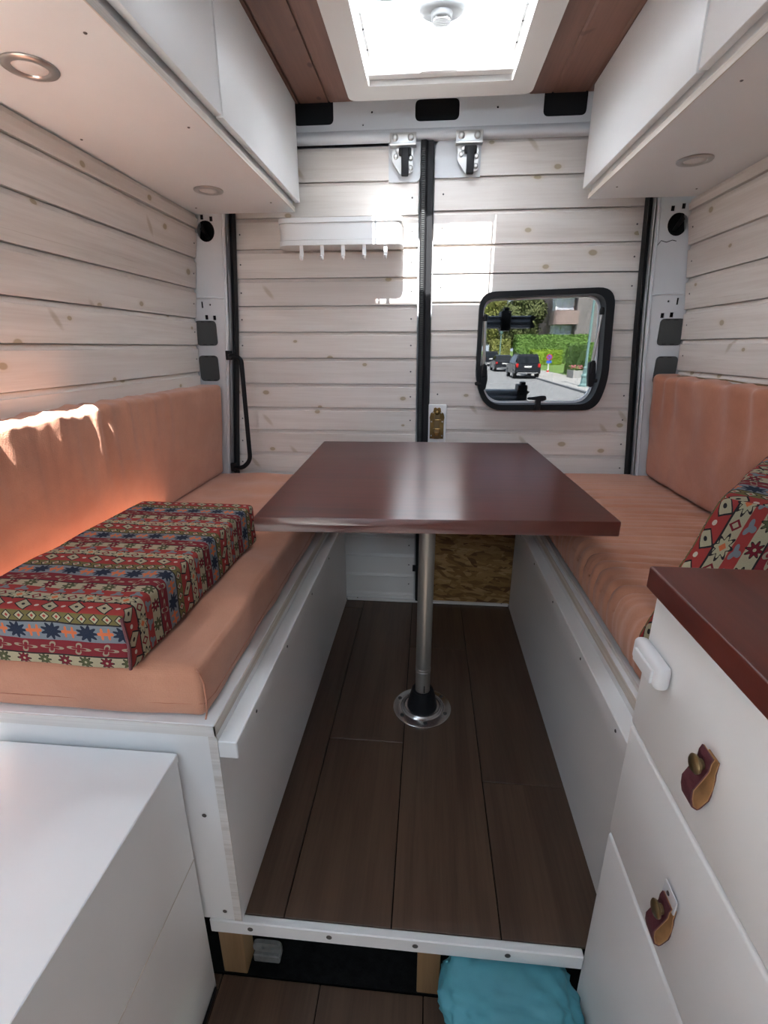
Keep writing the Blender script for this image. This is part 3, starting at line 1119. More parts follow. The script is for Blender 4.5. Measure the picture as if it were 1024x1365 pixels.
overhead(-1, .440, .475, .455, .745, 1.222, 1.878, .752, 'white overhead cabinet on the left, two downlights in its underside')
overhead(1, .450, .497, .475, .70, 1.148, 1.846, .752, 'white overhead cabinet on the right, one downlight seen in its underside')
for (x, y, z, lab) in ((-.671, .941, .440, 'round steel downlight near the camera under the left overhead cabinet'),
                       (-.663, 1.611, .440, 'round steel downlight near the rear door under the left overhead cabinet'),
                       (.658, 1.514, .450, 'round steel downlight under the right overhead cabinet')):
    dl = thing('downlight', (x, y, z), lab, 'downlight', 'recessed cabinet downlights')
    obj('bezel', lathe((x, y, z - .0002), (0, 0, -1), [(.036, 0), (.042, .0005), (.0425, .0025), (.041, .0045), (.030, .0058), (.027, .004), (.026, 0)], 40), STEEL, dl, 50)
    obj('lens', lathe((x, y, z - .0005), (0, 0, -1), [(.027, 0), (.026, .0022), (.012, .0030), (.001, .0032)], 32), LENS, dl, 180)

# ================================================================== BENCHES
def bench(sgn, xp, zlid, y0, label, near_end):
    """xp: |x| of the aisle panel; zlid: top of the lid."""
    s = lambda a, b: (min(sgn * a, sgn * b), max(sgn * a, sgn * b))
    zt = zlid - .022
    t = thing('bench_box', (sgn * .62, 1.28, FLZ), label, 'bench', 'white bench boxes')
    fp = obj('front_panel', box(*s(xp, xp + .015), y0 + .005, 1.922, FLZ, zt - .001), WHITE, t)
    ep = obj('end_panel', box(*s(xp + .016, .865), y0 + .005, y0 + .020, FLZ, zt - .001), WHITE, t)
    obj('panel_edge', box(*s(xp, xp + .015), y0 + .003, y0 + .0049, FLZ, zt - .001), PLYX, t)
    obj('end_panel', box(*s(xp + .016, .865), 1.905, 1.922, FLZ, zt - .001), WHITE, t)
    lid = obj('lid', box(*s(xp + .002, .872), y0 + .002, 1.924, zt, zlid, .001, 1), WHITE, t)
    obj('lid_edge', box(*s(xp, xp + .002), y0, 1.924, zt, zlid - .001), PLY, lid)
    obj('lid_edge', box(*s(xp, .872), y0, y0 + .002, zt, zlid - .001), PLYX, lid)
    rl = obj('bed_rail', box(*s(xp - .033, xp), y0 + .004, 1.79, zt - .048, zt - .013, .0015, 1), WHITE, t)
    for yy in (.72, .93, 1.18, 1.42, 1.66):
        screw(rl, (sgn * (xp - .033), yy, zt - .031), (-sgn, 0, 0), .0033)
    if near_end:
        for x, z in ((-.383, -.806), (-.372, -1.060)):
            screw(ep, (x, y0 + .005, z), (0, -1, 0), .0045)
    return t


bench(-1, .338, -.597, .620, 'white painted bench box on the left, under the flat patterned cushion', True)
bench(1, .381, -.590, .645, 'white painted bench box on the right, behind the chest of drawers', False)


def mat_left(p, n):
    d = .0
    top = max(0.0, min(1.0, (p.z + .56) / .05))
    wr = N((p.x * 3, p.y * 5, p.z * 3), 2.2) * .006 + N(p, 9.0, 4) * .0025
    q = p + n * (wr if n.length else 0)
    if n.length < 1e-6 or abs(n.z) > .9:
        q.z += (wr * .8) * top
    # soft edges: the front sags outward at mid height
    if p.x > -.38:
        q.x += .008 * math.sin(max(0, min(1, (p.z + .597) / .105)) * math.pi) + .004 * N((p.y, p.z, 0), 7)
    if p.y < .66:
        q.y -= .006 * math.sin(max(0, min(1, (p.z + .597) / .105)) * math.pi)
    q.z = max(-.5965, min(-.4905, q.z))
    return q


ml = thing('seat_mattress', (-.61, 1.27, -.597), 'apricot seat mattress on the left bench, smooth, under the patterned block', 'mattress', 'apricot seat mattresses')
obj('cover', soft_box((-.868, .634, -.5965), (-.360, 1.905, -.4935), .014, .016, mat_left), ORANGE, ml, 180)
obj('seam', tube([(-.84, .6295, -.562), (-.70, .6275, -.563), (-.55, .6275, -.562), (-.42, .6285, -.563), (-.3565, .632, -.563), (-.350, .66, -.563), (-.350, .9, -.562), (-.351, 1.3, -.562), (-.352, 1.85, -.562)], .0009, 5), ORANGE2, ml)
obj('corner_seam', tube([(-.3575, .6325, -.594), (-.350, .6275, -.57), (-.3485, .6265, -.545), (-.350, .6285, -.52), (-.3585, .634, -.503), (-.372, .645, -.4985)], .0016, 6), ORANGE2, ml)


def creases(x, y):
    f = 0.0
    for k, (fr, amp, wd) in enumerate(((21.0, .0150, .0070), (34.0, .0095, .0050))):
        ph = y * fr + 1.5 * N((x * 2.1, y * 2.0, k * 4.0), 1.0) + x * (1.2 - k)
        i = math.floor(ph)
        d = (ph - i - .5) / fr
        on = max(0.0, min(1.0, .55 + 1.5 * N((x * 3.4, i * 1.37, k * 9.0), 1.0)))
        f -= amp * on * math.exp(-(d / wd) ** 2)
    return f + .004 * N((x * 1.5, y * 9.0, 0), 1.0)


def mat_right(p, n):
    q = p.copy()
    top = (p.z + .5885) / .12
    fold = creases(p.x, p.y)
    fade = max(0.15, min(1.0, (1.86 - p.y) / .45))
    if top > .6:
        q.z += fold * fade
    if p.x < .43 and top > .1:
        q.x -= fold * .6 * fade + .010 * math.sin(max(0, min(1, top)) * math.pi)
        if top > .75:
            q.z -= max(0, (.43 - p.x)) * .18
    q.z = max(-.5885, min(-.4625, q.z))
    return q


mr = thing('seat_mattress', (.63, 1.28, -.590), 'apricot seat mattress on the right bench, wrinkled with many cross folds', 'mattress', 'apricot seat mattresses')
obj('cover', soft_box((.402, .652, -.5885), (.872, 1.915, -.466), .018, .0062, mat_right), ORANGE, mr, 180)
obj('underside_edge', tube([(.396, .66, -.5865), (.393, .9, -.586), (.396, 1.1, -.5865), (.392, 1.3, -.586), (.396, 1.5, -.5865), (.394, 1.9, -.586)], .004, 6), PLYX, mr)


def back_left(p, n):
    q = p.copy()
    q.x -= (p.z + .135) * -.08 if False else 0
    q.x += (p.z + .135) * .075
    vert = 0.0
    for k, (f, a) in enumerate(((38, .0052), (71, .0030))):
        vert += a * (1 - abs(math.sin(p.y * f + N((p.y * 3, p.z * 2.0, k), 1.4) * 3 + p.z * 3)) * 1.5)
    near = max(0.0, min(1.0, (1.62 - p.y) / .4))
    up_ = max(0.15, min(1.0, (p.z + .42) / .2))
    if p.x > -.82:
        q.x += vert * near * up_ + .006 * N((p.y, p.z, 2), 5)
    if p.z > -.16:
        q.z += .004 * N((p.x, p.y, 0), 12) + vert * .8 * near
    q.x = max(q.x, -(interp(WALLX, q.z) - .003))
    q.z = max(q.z, -.4895)
    return q


bl = thing('back_cushion', (-.84, 1.2, -.490), 'apricot back cushion along the left wall, sunlit on its top edge', 'back cushion', 'apricot back cushions')
obj('cover', soft_box((-.882, .50, -.4895), (-.795, 1.868, -.137), .016, .012, back_left), ORANGE, bl, 180)


def back_right(p, n):
    q = p.copy()
    q.x -= (p.z + .09) * .095
    lump = .009 * N((p.y * 1.2, p.z * .8, 3), 9) + .007 * math.sin(p.y * 55 + N(p, 4) * 4) * max(0, (p.z + .3) / .2)
    if p.x < .83:
        q.x -= lump
    if p.z > -.12:
        q.z += .006 * N((p.x, p.y * 1.5, 7), 9) + .004 * math.sin(p.y * 42)
    q.x = min(q.x, interp(WALLX, q.z) - .003)
    return q


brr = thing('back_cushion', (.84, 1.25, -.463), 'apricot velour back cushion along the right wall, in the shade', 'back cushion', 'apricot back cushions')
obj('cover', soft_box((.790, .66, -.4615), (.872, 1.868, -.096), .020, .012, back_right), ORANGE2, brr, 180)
obj('zip', tube([(.845, 1.80, -.094), (.842, 1.72, -.090), (.848, 1.62, -.092), (.840, 1.50, -.088), (.843, 1.40, -.092), (.838, 1.26, -.089)], .0022, 6), BRONZE, brr)

# ---- patterned block cushion lying on the left seat
K0, K1 = Vector((-.752, .612, -.489)), Vector((-.446, 1.162, -.384))


def kuv(p, ax, side):
    u, s = p.x, p.y - K0.y
    if ax == 1:
        s = (p.z - K1.z) if side < 0 else (K1.y - K0.y) + (K1.z - p.z)
    elif ax == 0:
        u = (K1.x + (K1.z - p.z)) if side > 0 else (K0.x - (K1.z - p.z))
    return (u, s)


def kdisp(p, n):
    a = N(p, 14, 2) * .003
    if n.length < 1e-6:
        c = Vector(((K0.x + K1.x) / 2, (K0.y + K1.y) / 2, (K0.z + K1.z) / 2))
        return Vector((p.x, p.y, p.z + (a if p.z > c.z else 0)))
    return p + n * a


kc = thing('patterned_cushion', (-.6, .89, -.489), 'flat kilim patterned block cushion lying on the left seat', 'cushion', 'kilim patterned cushions')
obj('cover', soft_box(K0, K1, .011, .016, kdisp, kuv), KILIM, kc, 180)
pip = [(K1.x - .004, K0.y - .001, K0.z + .006), (K1.x + .001, K0.y - .001, -.44), (K1.x - .003, K0.y - .0005, K1.z - .008)]
obj('edge_seam', tube(pip, .0028, 6), LEATHER, kc)
rotk = math.radians(-1.2)
kc.rotation_euler.z = rotk

# ---- second patterned cushion slumped beside the drawers
Q0 = Vector((.350, .722, -.462))
E1, E2, E3 = Vector((.112, .045, .243)), Vector((.78, -.50, -.06)).normalized() * .135, Vector((.185, .200, .030)) * 1.0
LE1, LE2, LE3 = E1.length, E2.length, E3.length


def slump(c):
    return Q0 + E1 * (c.x / LE1) + E2 * (c.y / LE2) + E3 * (c.z / LE3)


def quv(p, ax, side):
    if ax == 2:
        return (p.x * .8, p.y * 1.05 + .003) if side < 0 else (p.x, p.y)
    if ax == 0:
        return (p.y, p.z * -1.0 + .19)
    return (p.x, p.z * -1.0)


pc = thing('patterned_cushion', (.5, .78, -.466), 'upright kilim patterned cushion slumped behind the chest of drawers', 'cushion', 'kilim patterned cushions')
obj('cover', soft_box((0, 0, 0), (LE1, LE2, LE3), .012, .012, lambda p, n: p + n * N(p, 16, 5) * .003, quv, slump), KILIM, pc, 180)

# ================================================================== TABLE
tb = thing('table', (.010, 1.262, FLZ), 'dark mahogany table on a single steel pole between the benches', 'table')
cor = [(-.395, 1.838), (.386, 1.872), (.411, .990), (-.366, .952)]
bm = hexa([(x, y, -.379) for x, y in cor] + [(x, y, -.345) for x, y in cor])
bmesh.ops.bevel(bm, geom=bm.edges[:], offset=.003, segments=2, affect='EDGES', profile=.5)
obj('table_top', bm, TABLEW, tb, 40)
pole = obj('pole', lathe((.010, 1.262, FLZ + .055), (0, 0, 1), [(.0225, 0), (.0225, .075), (.0228, .076), (.0222, .079), (.0228, .082), (.0222, .086), (.0228, .089), (.0228, .092), (.0228, .6), (.0225, .625)], 36), ALU, tb, 40)
obj('pole_rings', B() if False else lathe((.010, 1.262, FLZ + .140), (0, 0, 1), [(.0226, 0), (.0236, .001), (.0236, .004), (.0226, .005), (.0226, .009), (.0236, .010), (.0236, .013), (.0226, .014)], 36), STEEL, pole, 40)
lb = B()
for k in range(5):
    box(.0135 + .0 * k, .0165 - .0006 * (k % 2), 1.2385, 1.2398, FLZ + .075 + k * .005, FLZ + .0785 + k * .005, 0, 1, lb)
obj('pole_print', lb, BLACKP, pole)
obj('pole_socket', lathe((.010, 1.262, -.392), (0, 0, 1), [(.080, .012), (.080, .006), (.050, .003), (.032, -.012), (.028, -.03), (.024, -.03)], 36), CHROME, tb, 40)
fl = obj('floor_flange', lathe((.010, 1.262, FLZ), (0, 0, 1), [(.091, 0), (.091, .003), (.087, .006), (.068, .009), (.066, .007), (.062, .010), (.060, .008), (.056, .012), (.054, .010), (.040, .012)], 48), CHROME, tb, 40)
for k in range(6):
    a = math.radians(30 + 60 * k + 8)
    screw(fl, (.010 + .077 * math.cos(a), 1.262 + .077 * math.sin(a), FLZ + .0085), (0, 0, 1), .0062)
obj('collar', lathe((.010, 1.262, FLZ + .010), (0, 0, 1), [(.047, 0), (.047, .004), (.036, .054), (.033, .062), (.026, .064), (.024, .060)], 40), BLACKP, tb, 40)

# ================================================================== LOW CABINET (front left)
lc = thing('low_cabinet', (-.66, .15, LOZ), 'low white cabinet in front of the left bench', 'cabinet')
obj('cabinet_top', box(-.90, -.408, -.45, .617, -.674, -.656, .0015, 1), WHITE, lc)
ft = obj('front_rail', box(-.425, -.411, -.44, .616, -.745, -.674), WHITE, lc)
obj('front_panel', box(-.427, -.412, -.44, .6165, LOZ, -.7465), WHITE, lc)
obj('end_panel', box(-.90, -.428, .600, .6165, LOZ, -.674), WHITE, lc)
obj('end_panel', box(-.90, -.428, -.44, -.425, LOZ, -.674), WHITE, lc)
obj('panel_groove', box(-.4125, -.4112, -.44, .616, -.909, -.9075), PLY, lc)
obj('toe_strip', box(-.411, -.407, -.44, .61, LOZ, LOZ + .009), BLACKP, lc)

# ================================================================== CHEST OF DRAWERS + WORKTOP
ku = thing('drawer_unit', (.6, .15, LOZ), 'white chest of drawers with leather pulls beside the step', 'drawers')
obj('carcass', box(.346, .868, -.35, .630, LOZ, -.320), WHITE2, ku)
zd = [-.3205, -.548, -.772, -1.262]
drawers = []
for a, b in zip(zd, zd[1:]):
    drawers.append(obj('drawer_front', box(.3245, .3455, -.34, .632, b + .004, a, .0055, 3), WHITE2, ku, 40))


def strap(drawer, yc, zt, zb, wid, out):
    H = zt - zb
    path = [(0, 0), (.001, -.25 * H), (.0, -.55 * H), (.002, -.80 * H), (.008, -.96 * H), (.010, -1.0 * H), (.015, -.95 * H), (out, -.78 * H), (out + .001, -.6 * H), (out - .005, -.38 * H), (out - .010, -.18 * H), (.008, -.02 * H), (.006, .08 * H)]
    path = [Vector((p[0], p[1], 0)) for p in path]
    sm = []
    for a, b in zip(path, path[1:]):
        for k in range(3):
            sm.append(a.lerp(b, k / 3))
    sm.append(path[-1])

    def ribbon(off, th):
        rr = []
        for i, p in enumerate(sm):
            d = (sm[min(i + 1, len(sm) - 1)] - sm[max(i - 1, 0)]).normalized()
            n = Vector((-d.y, d.x, 0))
            a, b = p + n * off, p + n * (off + th)
            tw = wid * (1.0 if i > 3 else .9)
            rr.append([Vector((.3235 - a.x, yc - tw / 2, zt + a.y)), Vector((.3235 - a.x, yc + tw / 2, zt + a.y)), Vector((.3235 - b.x, yc + tw / 2, zt + b.y)), Vector((.3235 - b.x, yc - tw / 2, zt + b.y))])
        return ring_sweep(rr)
    st = obj('leather_pull', ribbon(-.0022, .0016), LEATHER, ku, 50)
    obj('pull_lining', ribbon(-.0006, .0012), SUEDE, st, 50)
    obj('pull_knob', lathe((.3235 - .008, yc, zt - .012), (-1, 0, 0), [(.006, 0), (.006, .006), (.0105, .008), (.0110, .0105), (.009, .0125), (.001, .013)], 22), BRONZE, st, 50)
    return st


strap(drawers[0], .446, -.424, -.489, .022, .018)
p2 = strap(drawers[1], .447, -.660, -.722, .022, .018)
pb = obj('paper_tag', prism(round_poly(rect(.434, .464, -.664, -.640), .003, 2), 'yz', .3190, .3205), WPLAST, p2)
screw(p2, (.319, .452, -.650), (-1, 0, 0), .003)
# white plastic child catch at the edge of the top drawer
cb = soft_box((.304, .550, -.426), (.3240, .630, -.390), .008, .02)
ch = obj('drawer_catch', cb, WPLAST, ku, 180)
obj('catch_face', soft_box((.3005, .560, -.420), (.306, .615, -.400), .002, .02), WPLAST, ch, 180)

wt = soft_box((.312, -.36, -.3185), (.872, .640, -.2855), .0035, .2)
obj_w = thing('worktop', (.6, .14, -.3185), 'dark red-brown wooden worktop on the white chest of drawers', 'worktop')
obj('slab', wt, TOPW, obj_w, 60)

# ================================================================== HOOK RACK, GRAB HANDLE
hr = thing('hook_rack', (-.315, 1.89, .330), 'white enamel tray rack with five small hooks on the left rear door', 'hook rack')


def tray(grow, z0, z1, bm=None):
    p = round_poly([(-.528 - grow, 1.9425), (-.528 - grow, 1.838 - grow), (-.104 + grow, 1.838 - grow), (-.104 + grow, 1.9425)], [.001, .045, .022, .001], 7)
    return prism(p, 'xy', z0, z1, bm)


obj('tray_wall', tray(0, .347, .397), ENAMEL, hr, 40)
obj('top_rim', tray(.003, .399, .413), ENAMEL, hr, 40)
obj('bottom_rim', tray(.003, .330, .345), ENAMEL, hr, 40)
obj('rim_joint', tray(-.002, .3448, .3474), STEEL, hr, 40)
obj('rim_joint', tray(-.002, .3968, .3992), STEEL, hr, 40)
for x in (-.448, -.376, -.303, -.230, -.157):
    h = obj('hook', box(x - .0065, x + .0065, 1.840, 1.843, .296, .332, .001, 1), ENAMEL, hr)
    obj('hook_tip', tube(smooth_path([(x, 1.842, .298), (x, 1.842, .288), (x, 1.826, .286), (x, 1.822, .296)], .006, 4), .0045, 8), ENAMEL, h, 60)

gh = thing('grab_handle', (-.73, 1.86, -.47), 'black tubular grab handle on the left door pillar', 'handle')
pth = smooth_path([(-.752, 1.872, -.032), (-.735, 1.850, -.030), (-.699, 1.846, -.040), (-.699, 1.846, -.430), (-.735, 1.848, -.462), (-.772, 1.870, -.464)], .045, 7)
obj('bar', tube(pth, .0085, 14), BLACKP, gh, 180)
for x, z in ((-.755, -.030), (-.780, -.464)):
    obj('mount', soft_box((x - .012, 1.866, z - .017), (x + .012, 1.8795, z + .017), .003, .02), BLACKP, gh, 60)

# ================================================================== UNDER THE STEP
for x0, x1, lab in ((-.404, -.352, 'pine support block under the step beside the low cabinet'), (.012, .058, 'pine support block under the step beside the teal bag')):
    tag(obj('support_block', box(x0, x1, .641, .685, LOZ + .0015, -1.1085, .0015, 1), TIMBER), lab, 'timber block', 'timber blocks under the step')
bk = B()
bmesh.ops.create_icosphere(bk, subdivisions=1, radius=.001)
bk.free()
cbk = plate(round_poly(rect(-.352 + .004, -.285, -1.262, -1.232), .014, 6), [tiny(-.305, -1.247, .005), tiny(-.327, -1.247, .005)], 'xz', .672, .680)
brk = thing('pipe_bracket', (-.318, .676, LOZ), 'pale grey bracket in the dark space under the step', 'bracket')
obj('plate', cbk, FOAM, brk)
obj('foot', box(-.346, -.288, .664, .690, LOZ + .0015, -1.260, .002, 1), FOAM, brk)

bagm = B()
bmesh.ops.create_icosphere(bagm, subdivisions=5, radius=1.0)
for v in bagm.verts:
    c = v.co.copy()
    # slumped sack: flat below, its top pressed up under the step
    fold = N((c.x * 2.2 + c.z, c.y * 2.0, c.z * 2.5), 1.6, 3) * .10 + abs(N((c.x * 3 + c.z * 2, c.y * 4, c.z * 3), 1.5, 9)) * .16 - .04
    k = 1 + fold
    sq = lambda t, e: math.copysign(abs(t) ** e, t)
    x = .192 + sq(c.x, .75) * .122 * k * (1 + .08 * c.z) - (.060 * c.z * -c.x if c.x < 0 else 0)
    y = .575 + sq(c.y, .8) * .085 * k + c.z * .028
    z = -1.203 + sq(c.z, .62) * .086 * k
    if y > .612:
        z = min(z, -1.119)
    v.co = Vector((min(.3225, x), y, max(LOZ + .001, min(-1.118, z))))
bag = thing('bag', (.192, .575, LOZ), 'teal nylon bag stuffed under the step by the drawers', 'bag')
obj('sack', bagm, BAGM, bag, 180)
obj('seam', tube([(.262, .500, -1.130), (.266, .486, -1.16), (.268, .474, -1.20), (.270, .475, -1.262)], .0018, 6), BAGM, bag)

# ================================================================== OUTSIDE, BEHIND THE VAN
GZ = -2.15
ASPH = flat('asphalt', (0.225, 0.22, 0.212), 0.9, var=0.12, vscale=3)
PAVE = flat('paving', (0.36, 0.34, 0.31), 0.9, var=0.1, vscale=2)
KERBM = flat('kerb_stone', (0.20, 0.20, 0.20), 0.85)
GRASS = flat('lawn', (0.12, 0.20, 0.035), 0.95, var=0.3, vscale=2)
CARP = flat('dark_car_paint', (0.016, 0.017, 0.020), 0.22, 0.3)
CARG = flat('car_glass', (0.010, 0.012, 0.014), 0.06)
TYRE = flat('tyre', (0.010, 0.010, 0.010), 0.8)
RIM = flat('alloy_rim', (0.35, 0.35, 0.36), 0.4, 0.7)
TAIL = flat('tail_light', (0.50, 0.012, 0.010), 0.25)
PLATE = flat('number_plate', (0.70, 0.70, 0.66), 0.5)
BUMP = flat('bumper_trim', (0.22, 0.22, 0.22), 0.5)
TEAL = flat('teal_lamp_post', (0.15, 0.25, 0.235), 0.55)
SIGNR = flat('sign_red', (0.62, 0.03, 0.03), 0.5)
SIGNB = flat('sign_blue', (0.03, 0.12, 0.62), 0.5)
BRICK = flat('rendered_brown_wall', (0.30, 0.215, 0.19), 0.85, var=0.08, vscale=1)
WALLG = flat('grey_brown_wall', (0.20, 0.175, 0.17), 0.85, var=0.08, vscale=1)
WINW = flat('white_window_frame', (0.70, 0.71, 0.72), 0.5)
CURT = flat('pale_curtain', (0.52, 0.55, 0.60), 0.6)
CONC = flat('concrete_planter', (0.34, 0.33, 0.31), 0.9, var=0.1, vscale=6)
FLOW = flat('pink_flowers', (0.50, 0.12, 0.16), 0.8)
BARK = flat('bark', (0.09, 0.065, 0.045), 0.95, var=0.2, vscale=5)


def leaf_mat(name, a, b, c):
    m = M(name)
    v = m.coord()
    n1 = m.noise(v, 1.2, 3)
    n2 = m.noise(v, 14.0, 2)
    col = m.mix(m.mix(a, b, n1.step(.3, .7)), c, n2.step(.5, .75) * .6)
    m.put('Base Color', col)
    m.put('Roughness', .7)
    m.put('Specular IOR Level', .25)
    return m.mat


LEAF_OLIVE = leaf_mat('olive_leaves', (.15, .17, .038), (.25, .255, .07), (.34, .32, .11))
LEAF_DARK = leaf_mat('dark_leaves', (.07, .09, .030), (.13, .145, .05), (.22, .22, .09))
LEAF_HEDGE = leaf_mat('hedge_leaves', (.10, .19, .035), (.16, .27, .06), (.24, .35, .10))
LEAF_LIME = leaf_mat('lime_hedge_leaves', (.17, .27, .020), (.25, .36, .035), (.30, .40, .06))

road = box(-60, 7.62, -60, 260, GZ - .2, GZ)
tag(obj('street', road, ASPH), 'grey asphalt street behind the van', kind='structure')
kb = tag(obj('street_kerb', box(7.62, 7.80, -60, 260, GZ - .2, GZ + .11, .02, 1), KERBM), 'dark kerb stone line beside the parked cars', kind='structure')
tag(obj('street_pavement', box(7.80, 10.6, -60, 260, GZ - .2, GZ + .10), PAVE), 'pale pavement beyond the kerb', kind='structure')
tag(obj('lawn', box(10.6, 120, -60, 260, GZ - .2, GZ + .11), GRASS), 'green lawn beyond the pavement', kind='structure')


def leaf_quads(bm, pts, size):
    for p, n in pts:
        n = (Vector(n) + Vector((random.uniform(-.7, .7), random.uniform(-.7, .7), random.uniform(-.7, .7)))).normalized()
        u, w = frame_of(n)
        a = random.uniform(0, math.pi)
        u, w = u * math.cos(a) + w * math.sin(a), w * math.cos(a) - u * math.sin(a)
        s = size * random.uniform(.6, 1.3)
        vs = [bm.verts.new(p + u * s * dx + w * s * dy) for dx, dy in ((-1, 0), (0, -.55), (1, 0), (0, .55))]
        bm.faces.new(vs)


def hedge_shape(name, x0, x1, y0, y1, z1, mat, label, n=5000, size=.09, cat='hedge', group=None):
    t = thing(name, ((x0 + x1) / 2, (y0 + y1) / 2, GZ + .11), label, cat, group)
    core = soft_box((x0 + .08, y0 + .08, GZ + .11), (x1 - .08, y1 - .08, z1 - .08), .08, .35, lambda p, nn: Vector((p.x + N(p, .8) * .1, p.y + N(p, .8, 3) * .1, max(GZ + .11, p.z + N(p, .8, 5) * .1))))
    obj('clipped_body', core, mat, t, 180)
    pts = []
    for _ in range(n):
        k = random.random()
        x, y, z = random.uniform(x0, x1), random.uniform(y0, y1), random.uniform(GZ + .15, z1)
        if k < .45: y, nn = y0, (0, -1, 0)
        elif k < .70: x, nn = x0, (-1, 0, 0)
        else: z, nn = z1, (0, 0, 1)
        p = Vector((x, y, z))
        d = N(p, .8) * .12 + random.uniform(-.07, .05)
        pts.append((p + Vector(nn) * d, nn))
    bm = B()
    leaf_quads(bm, pts, size)
    lv = obj('leaves', bm, mat, t)
    lv['kind'] = 'stuff'
    return t


def tree(x, y, h, blobs, mat, label, n=7000, size=.22, name='garden_tree', group='trees behind the hedges'):
    t = thing(name, (x, y, GZ + .11), label, 'tree', group)
    obj('trunk', tube([(x, y, GZ + .11), (x + .08, y, GZ + h * .3), (x - .05, y + .1, GZ + h * .55), (x + .1, y, GZ + h * .75)], [.22, .17, .13, .05], 8), BARK, t, 180)
    pts = []
    tot = sum(b[3] ** 2 for b in blobs)
    core = B()
    for (bx_, by_, bz_, r) in blobs:
        c = Vector((x + bx_, y + by_, GZ + bz_))
        s = bmesh.new()
        bmesh.ops.create_icosphere(s, subdivisions=3, radius=r * .86)
        for v in s.verts:
            v.co = v.co * (1 + .22 * N(v.co, 1.3, bx_)) + c
        merge(core, s)
        for _ in range(int(n * r * r / tot)):
            d = Vector((random.gauss(0, 1), random.gauss(0, 1), random.gauss(0, 1))).normalized()
            rr = r * (1 + .22 * N(d * r, 1.3, bx_)) * random.uniform(.86, 1.06)
            pts.append((c + d * rr, d))
    obj('crown', core, mat, t, 180)
    bm = B()
    leaf_quads(bm, pts, size)
    obj('leaves', bm, mat, t)['kind'] = 'stuff'
    return t


tree(5.9, 75, 9, [(0, 0, 5.0, 2.6), (-2.2, .5, 4.2, 2.0), (2.0, .3, 4.6, 2.1), (.5, .5, 7.4, 2.2), (-1.5, .3, 6.6, 1.8)], LEAF_OLIVE, 'olive green tree furthest left seen through the window')
tree(10.2, 85.5, 10, [(0, 0, 5.5, 2.7), (-2.0, .5, 6.8, 2.1), (2.1, .3, 6.6, 2.1), (0, .4, 8.6, 2.3)], LEAF_OLIVE, 'olive green tree between the far left tree and the dark tree')
tree(13.4, 78, 9, [(0, 0, 4.6, 2.5), (-1.6, -.4, 6.2, 1.9), (1.4, .2, 7.0, 2.1), (.3, 0, 8.6, 1.9), (-1.8, 0, 3.6, 1.7)], LEAF_DARK, 'dark leafy tree standing beside the brown apartment building')
tree(4.6, 94, 10, [(0, 0, 5.0, 3.0), (-2.4, .5, 4.6, 2.4), (2.2, .3, 5.0, 2.4), (.2, .5, 7.8, 2.6)], LEAF_OLIVE, 'distant olive tree above the farthest parked car')
hedge_shape('tall_hedge', 11.3, 20.6, 68, 70, 1.45, LEAF_HEDGE, 'tall clipped green hedge below the building windows', 9000, .13)
hedge_shape('lime_hedge', 12.4, 15.9, 62.5, 64, -.36, LEAF_LIME, 'low bright yellow-green hedge in front of the tall hedge', 4000, .09)
hedge_shape('hedge', 10.9, 14.5, 36, 42, .24, LEAF_HEDGE, 'square green hedge beside the lamp post and planter', 8000, .075)
hedge_shape('bush', 8.4, 10.8, 69.5, 72.5, .9, LEAF_OLIVE, 'yellow-green bush left of the tall hedge', 4000, .13, 'bush')

# ---- planter with flowers
pl = thing('planter', (10.35, 36.4, GZ + .10), 'grey concrete planter with pink flowers beside the hedge', 'planter')
pb_ = plate(rect(9.95, 10.72, 35.7, 37.3), [rect(10.03, 10.64, 35.78, 37.22)], 'xy', GZ + .10, GZ + .62)
obj('trough', pb_, CONC, pl)
obj('soil', box(10.03, 10.64, 35.78, 37.22, GZ + .5, GZ + .56), BARK, pl)
bm = B()
leaf_quads(bm, [(Vector((random.uniform(10.0, 10.7), random.uniform(35.75, 37.2), GZ + random.uniform(.60, .88))), (0, 0, 1)) for _ in range(260)], .06)
obj('foliage', bm, LEAF_HEDGE, pl)['kind'] = 'stuff'
bm = B()
leaf_quads(bm, [(Vector((random.uniform(10.0, 10.7), random.uniform(35.75, 37.2), GZ + random.uniform(.72, .95))), (0, -.6, 1)) for _ in range(120)], .045)
obj('blossoms', bm, FLOW, pl)['kind'] = 'stuff'

# ---- lamp posts, sign
lp = thing('street_lamp', (8.48, 28.2, GZ + .10), 'teal painted street lamp post with stepped foot near the kerb', 'lamp post')
obj('foot', lathe((8.48, 28.2, GZ + .10), (0, 0, 1), [(.26, 0), (.26, .10), (.19, .16), (.17, .50), (.20, .53), (.20, .60), (.13, .68), (.115, .95), (.13, .98), (.08, 1.05)], 8), TEAL, lp, 30)
obj('post', lathe((8.48, 28.2, GZ + 1.1), (0, 0, 1), [(.075, 0), (.065, 2.5), (.05, 4.4)], 14), TEAL, lp, 60)
obj('lantern', lathe((8.48, 28.2, GZ + 5.5), (0, 0, 1), [(.05, 0), (.16, .12), (.22, .5), (.26, .52), (.08, .72), (.02, .76)], 12), TEAL, lp, 40)
lp2 = thing('street_lamp', (9.0, 66, GZ + .10), 'thin pale street lamp far off between the trees', 'lamp post')
obj('post', lathe((9.0, 66.0, GZ + .10), (0, 0, 1), [(.10, 0), (.08, .6), (.06, 3.6)], 10), TEAL, lp2, 60)
obj('lantern', lathe((9.0, 66.0, GZ + 3.6), (0, 0, 1), [(.05, 0), (.18, .12), (.22, .4), (.02, .6)], 10), TEAL, lp2, 40)
sg = thing('road_sign', (10.1, 43.8, GZ + .10), 'no-stopping road sign, blue disc with red ring and cross', 'road sign')
